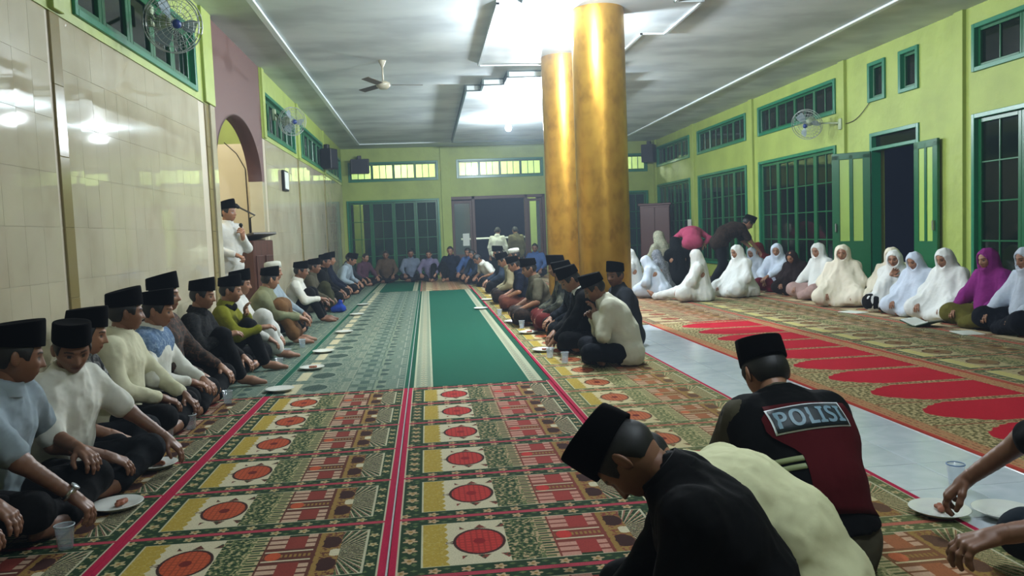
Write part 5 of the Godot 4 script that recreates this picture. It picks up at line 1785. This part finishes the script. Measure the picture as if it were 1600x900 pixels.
func build_fittings() -> void:
	wall_fan("large wall fan with a blue hub above the tiles, before the maroon arch", Vector3(-1.76, 2.72, -6.15), Vector3(0.62, -0.25, 0.78), Vector3(XL + 0.03, 2.9, -6.6), 0.205)
	wall_fan("wall fan with a blue hub beyond the maroon arch", Vector3(-1.76, 2.75, -11.35), Vector3(0.6, -0.2, 0.8), Vector3(XL + 0.03, 2.9, -11.7), 0.19)
	wall_fan("grey wall fan between the green windows on the yellow-green wall", Vector3(5.72, 2.55, -11.55), Vector3(-0.72, -0.42, 0.55), Vector3(XR - 0.05, 2.5, -11.2), 0.225)
	# ceiling fan
	var t := thing("ceiling_fan", "three-bladed ceiling fan hanging under the grey ceiling", "fan", Vector3(-0.47, 3.08, -10.65))
	var st := st_new()
	lathe(st, [Vector2(0, 0.06), Vector2(0.05, 0.055), Vector2(0.09, 0.03), Vector2(0.09, -0.01), Vector2(0.05, -0.045), Vector2(0, -0.05)], 24)
	part("motor", done(st), mat("fan_cream", Color(0.62, 0.60, 0.52), 0.4), t)
	st = st_new()
	tube(st, [Vector3(0, 0.05, 0), Vector3(0, CH - 3.08 - 0.04, 0)], 0.012, 10)
	lathe(st, [Vector2(0.012, CH - 3.08 - 0.09), Vector2(0.05, CH - 3.08 - 0.01), Vector2(0.05, CH - 3.08), Vector2(0, CH - 3.08)], 16)
	part("rod", done(st), mat("fan_cream", Color.WHITE), t)
	for k in 3:
		var a := TAU * k / 3.0 + 0.12
		var o := part("blade", box_mesh(Vector3(0.40, 0.008, 0.10), 0.003), mat("fan_blade_brown", Color(0.30, 0.27, 0.22), 0.5), t, Vector3(cos(a), -0.02, -sin(a)) * 0.31 + Vector3(0, 0.015, 0))
		o.rotation = Vector3(0.2, a, 0)
	# loudspeakers
	speaker_box("black loudspeaker in front of the bright window of the back wall", Vector3(-1.6, 2.93, ZB + 0.25), 0.15, Vector3(0.46, 0.36, 0.26))
	speaker_box("dark blue loudspeaker high on the far end of the tiled wall", Vector3(XL + 0.16, 2.78, -17.0), 1.2, Vector3(0.3, 0.42, 0.24))
	speaker_box("dark loudspeaker in the far corner by the yellow-green wall", Vector3(5.86, 3.04, ZB + 0.3), -0.6, Vector3(0.32, 0.46, 0.26))
	# wall clock seen edge-on
	var c := thing("wall_clock", "narrow dark framed clock hanging on the far tiled wall", "clock", Vector3(XL + 0.025, 2.02, -12.35))
	part("case", box_mesh(Vector3(0.04, 0.3, 0.36), 0.006), mat("speaker_black", Color.WHITE), c)
	part("dial", box_mesh(Vector3(0.006, 0.25, 0.31)), mat("paper_white", Color.WHITE), c, Vector3(0.021, 0, 0))
	# lectern and microphone stand in the niche
	var wood := mat("lectern_wood", Color(0.30, 0.15, 0.085), 0.45)
	wood.albedo_texture = noise_tex("wood_grain", 0.01, 256, [[0.0, Color(0.7, 0.66, 0.6)], [0.5, Color(0.95, 0.94, 0.92)], [1.0, Color(1, 1, 1)]])
	wood.uv1_triplanar = true
	wood.uv1_scale = Vector3(3, 0.6, 3)
	var l := thing("lectern", "brown wooden lectern in the arched niche", "lectern", Vector3(-2.22, 0, -10.45), deg_to_rad(70))
	part("body", box_mesh(Vector3(0.46, 1.14, 0.36), 0.012), wood, l, Vector3(0, 0.57, 0))
	for x in [-0.11, 0.11]:
		part("panel", box_mesh(Vector3(0.17, 0.7, 0.02), 0.01), wood, l, Vector3(x, 0.6, 0.185))
	var top := part("top", box_mesh(Vector3(0.54, 0.03, 0.44), 0.008), mat("lectern_top", Color(0.25, 0.22, 0.19), 0.5), l, Vector3(0, 1.18, 0))
	top.rotation.x = -0.22
	part("plinth", box_mesh(Vector3(0.52, 0.06, 0.42), 0.01), wood, l, Vector3(0, 0.03, 0))
	var ms := thing("microphone_stand", "thin black microphone stand with a boom above the lectern", "microphone stand", Vector3(-2.2, 1.205, -10.4))
	st = st_new()
	lathe(st, [Vector2(0, 0), Vector2(0.06, 0), Vector2(0.06, 0.015), Vector2(0.015, 0.03), Vector2(0, 0.03)], 16)
	part("base", done(st), mat("black_plastic", Color(0.02, 0.02, 0.022), 0.4), ms)
	st = st_new()
	tube(st, [Vector3(0, 0.02, 0), Vector3(0, 0.22, 0.0), Vector3(0.06, 0.25, -0.02), Vector3(-0.14, 0.37, 0.05)], 0.011, 8)
	part("boom", done(st), mat("black_plastic", Color.WHITE), ms)
	st = st_new()
	lathe(st, [Vector2(0, -0.05), Vector2(0.018, -0.045), Vector2(0.03, 0.0), Vector2(0.022, 0.03), Vector2(0, 0.04)], 14, Transform3D(Basis(Vector3.BACK, 1.0), Vector3(-0.15, 0.375, 0.053)))
	part("microphone", done(st), mat("mic_mesh", Color(0.08, 0.08, 0.085), 0.5, 0.6), ms)
	# cupboard in the far corner
	var cb := thing("cupboard", "tall reddish brown wooden cupboard in the far corner by the windows", "cupboard", Vector3(5.62, 0, -19.3), deg_to_rad(-20))
	var cw := mat("cupboard_wood", Color(0.28, 0.105, 0.07), 0.4)
	part("carcass", box_mesh(Vector3(0.72, 1.62, 0.42), 0.01), cw, cb, Vector3(0, 0.84, 0))
	part("cornice", box_mesh(Vector3(0.8, 0.05, 0.48), 0.012), cw, cb, Vector3(0, 1.67, 0))
	for s in [-1, 1]:
		var d := part("door", box_mesh(Vector3(0.34, 1.48, 0.022), 0.006), cw, cb, Vector3(s * 0.176, 0.86, 0.218))
		part("knob", box_mesh(Vector3(0.02, 0.05, 0.025), 0.006), mat("steel", Color.WHITE), d, Vector3(-s * 0.13, 0.0, 0.02))
	var pn := thing("paper_notice", "small white paper hung on the green window beside the cupboard", "notice", Vector3(XR - 0.0315, 1.05, -18.1))
	part("sheet", box_mesh(Vector3(0.003, 0.42, 0.26)), mat("paper_white", Color(0.83, 0.85, 0.82), 0.7), pn)
	# wire from the right-hand fan to the small window
	var w := thing("cable", "thin cable sagging from the grey fan to the small window above the door", "cable", Vector3(XR - 0.015, 2.5, -11.2))
	st = st_new()
	var pts := []
	for i in 9:
		var f := i / 8.0
		pts.append(Vector3(0, lerpf(0.0, 0.2, f) - 0.08 * sin(PI * f), lerpf(0.0, 0.72, f)))
	tube(st, pts, 0.005, 6)
	part("wire", done(st), mat("dark_cable", Color(0.2, 0.16, 0.13), 0.6), w)
	# niche lamp, above the arch inside the niche
	var n := thing("niche_lamp", "lamp lighting the cream tiled niche behind the arch", "lamp", Vector3(-3.0, 2.95, -9.2))
	st = st_new()
	lathe(st, [Vector2(0, -0.07), Vector2(0.04, -0.06), Vector2(0.06, -0.01), Vector2(0.04, 0.05), Vector2(0.02, 0.07), Vector2(0, 0.07)], 16)
	part("bulb", done(st), mat("bulb_glow", Color.WHITE), n)
	st = st_new()
	tube(st, [Vector3(0, 0.07, 0), Vector3(0, 0.46, 0)], 0.008, 6)
	part("cord", done(st), mat("white_plastic", Color.WHITE), n)
	var ol := OmniLight3D.new()
	ol.name = "niche_light"
	ol.light_color = Color(1.0, 0.95, 0.86)
	ol.light_energy = 2.0
	ol.light_size = 0.06
	ol.omni_range = 30.0
	ol.omni_attenuation = 2.0
	ol.shadow_enabled = true
	n.add_child(ol)

# ---------------------------------------------------------------- tableware
func build_tableware() -> void:
	var porcelain := mat("porcelain", Color(0.84, 0.85, 0.82), 0.12)
	var food := mat("snack", Color(0.58, 0.34, 0.24), 0.7)
	var st := st_new()
	lathe(st, [Vector2(0, 0.004), Vector2(0.05, 0.004), Vector2(0.062, 0.0), Vector2(0.066, 0.002), Vector2(0.104, 0.022), Vector2(0.106, 0.024), Vector2(0.103, 0.0255), Vector2(0.068, 0.009), Vector2(0.0, 0.007)], 40)
	var plate := done(st)
	var bits := []
	for k in 3:
		var fs := nets([[Vector3(-0.022, 0.012, 0), Vector3(0.018, 0.012, 0.006 * k), 0.011, 0.009], [Vector3(0.0, 0.016, -0.012), Vector3(0.026, 0.014, 0.014 - 0.01 * k), 0.009, 0.011], [Vector3(-0.01, 0.014, 0.014), Vector3(0.012, 0.016, 0.004), 0.008, 0.008]], [], 0.004, 0.006, 0.002, 120.0)
		fs.generate_normals()
		bits.append(fs.commit())
	var spots := [
		[-1.40, -4.10, "white plate with a few snacks, beyond the plate by the steel watch", true, "brown snacks on the plate by the outstretched hand"], [-1.36, -3.49, "white plate with a reddish snack in front of the steel wristwatch", true, "reddish snack on the plate in front of the steel wristwatch"],
		[-1.13, -6.0, "empty white plate on the red carpet edge where the sage carpet begins", false], [-1.03, -6.95, "white plate on the sage carpet beyond the carpet joint", true, "small snack on the plate lying on the sage carpet"],
		[-1.06, -7.95, "white plate beside the cream blocks, level with the olive shirt", false], [-1.02, -9.55, "white plate beside the cream blocks, level with the white knitted cap", false], [-1.06, -11.7, "small white plate far down the sage carpet", false], [-1.1, -13.4, "white plate farthest down the sage carpet", false],
		[0.74, -11.7, "white plate at the corner of the green runner", false], [1.02, -7.25, "white plate in front of the man in the black suit", true, "piece of food on the plate before the black suit"], [1.05, -8.6, "white plate in front of the striped vest", true, "piece of food on the plate before the striped vest"], [1.0, -9.75, "white plate in front of the dull green shirt", false], [0.95, -13.2, "white plate far down by the beige shirt", false],
		[1.84, -2.72, "large white plate with a pinkish snack on the white tiles, beside the bare arms", true, "pinkish snack on the large plate standing on the white tiles"], [2.05, -2.66, "white plate behind the large plate, under the reaching hand", false]]
	var k := 0
	for s in spots:
		var t := thing("plate", s[2], "plate", Vector3(s[0], 0.0082, s[1]), k * 0.7, "white plates of snacks")
		part("dish", plate, porcelain, t)
		if s[3]:
			var f := thing("snack", s[4], "food", Vector3(s[0] + 0.012, 0.0152, s[1] - 0.01), k * 1.3, "snacks on the plates")
			part("piece", bits[k % 3], food, f)
		k += 1
	# drinking glasses
	var glass := mat("cup_plastic", Color(0.80, 0.86, 0.92, 0.22), 0.08)
	glass.transparency = BaseMaterial3D.TRANSPARENCY_ALPHA
	st = st_new()
	lathe(st, [Vector2(0, 0.0), Vector2(0.024, 0.0), Vector2(0.026, 0.003), Vector2(0.034, 0.088), Vector2(0.0355, 0.09), Vector2(0.0325, 0.089), Vector2(0.024, 0.006), Vector2(0, 0.005)], 24)
	var cup := done(st)
	st = st_new()
	lathe(st, [Vector2(0.0337, 0.086), Vector2(0.0362, 0.0865), Vector2(0.0366, 0.0895), Vector2(0.034, 0.0908), Vector2(0.0325, 0.0895), Vector2(0.0337, 0.086)], 24)
	var rim := done(st)
	var cups := [[-1.47, -3.68, "clear tumbler between the two nearest plates by the wall"], [-1.38, -3.05, "clear tumbler standing before the dark trousered knee"], [-1.50, -4.62, "clear tumbler by the outstretched hand of the white shirt"], [-1.46, -4.92, "clear tumbler in front of the batik shirt"], [-1.42, -5.65, "clear tumbler near the joint of the two carpets"], [-1.33, -7.1, "clear tumbler in front of the olive shirt"], [-1.36, -7.7, "clear tumbler in front of the white sarong"], [-1.33, -8.4, "clear tumbler in front of the tan sarong"], [1.10, -6.55, "clear tumbler in front of the man resting his face"], [1.02, -6.85, "clear tumbler beside the plate of the black suit"], [1.04, -9.1, "clear tumbler between the plates by the columns"], [0.92, -10.6, "clear tumbler on the edge of the green runner"], [2.10, -3.0, "pale blue plastic tumbler standing alone on the white tiles"]]
	var rimm := mat("cup_rim", Color(0.34, 0.48, 0.66), 0.3)
	var rimc := mat("cup_rim_clear", Color(0.72, 0.76, 0.78), 0.15)
	for c in cups:
		var t := thing("tumbler", c[2], "glass", Vector3(c[0], 0.0085, c[1]), 0.0, "drinking glasses on the floor")
		part("cup", cup, glass, t)
		part("rim", rim, rimm if c[0] > 2.0 else rimc, t)
	# open green book by the women
	var b := thing("open_book", "open green book with white pages on the carpet in front of the women", "book", Vector3(4.92, 0.0085, -7.55), deg_to_rad(-70))
	var green := mat("book_green", Color(0.05, 0.24, 0.12), 0.6)
	for s in [-1, 1]:
		var cov := part("cover", box_mesh(Vector3(0.17, 0.006, 0.24), 0.002), green, b, Vector3(s * 0.082, 0.03, 0))
		cov.rotation.z = s * 0.32
		var pg := part("pages", box_mesh(Vector3(0.16, 0.014, 0.225), 0.003), mat("paper_white", Color.WHITE), b, Vector3(s * 0.079, 0.041, 0))
		pg.rotation.z = s * 0.32
	for q in [[5.0, -9.0, 0.3, "white sheet lying before the girl resting her chin"], [4.98, -6.95, -0.2, "folded white paper in front of the navy skirt"]]:
		var t := thing("paper_sheet", q[3], "paper", Vector3(q[0], 0.0085, q[1]), q[2], "papers on the women's carpet")
		part("sheet", box_mesh(Vector3(0.2, 0.008, 0.28), 0.002), mat("paper_white", Color.WHITE), t)
	var bc := nets([[Vector3(-0.07, 0.05, 0), Vector3(0.06, 0.06, 0.02), 0.05, 0.055], [Vector3(0, 0.08, -0.02), Vector3(0.03, 0.16, 0), 0.055, 0.035]], [], 0.012, 0.04, 0.008, 60.0, 0.002)
	bc.generate_normals()
	var bt := thing("blue_cloth", "crumpled bright blue cloth by the knee of the dull olive shirt", "cloth", Vector3(-1.38, 0.0085, -12.3))
	part("fold", bc.commit(), cloth("bright_blue_cloth", Color(0.10, 0.22, 0.55)), bt)
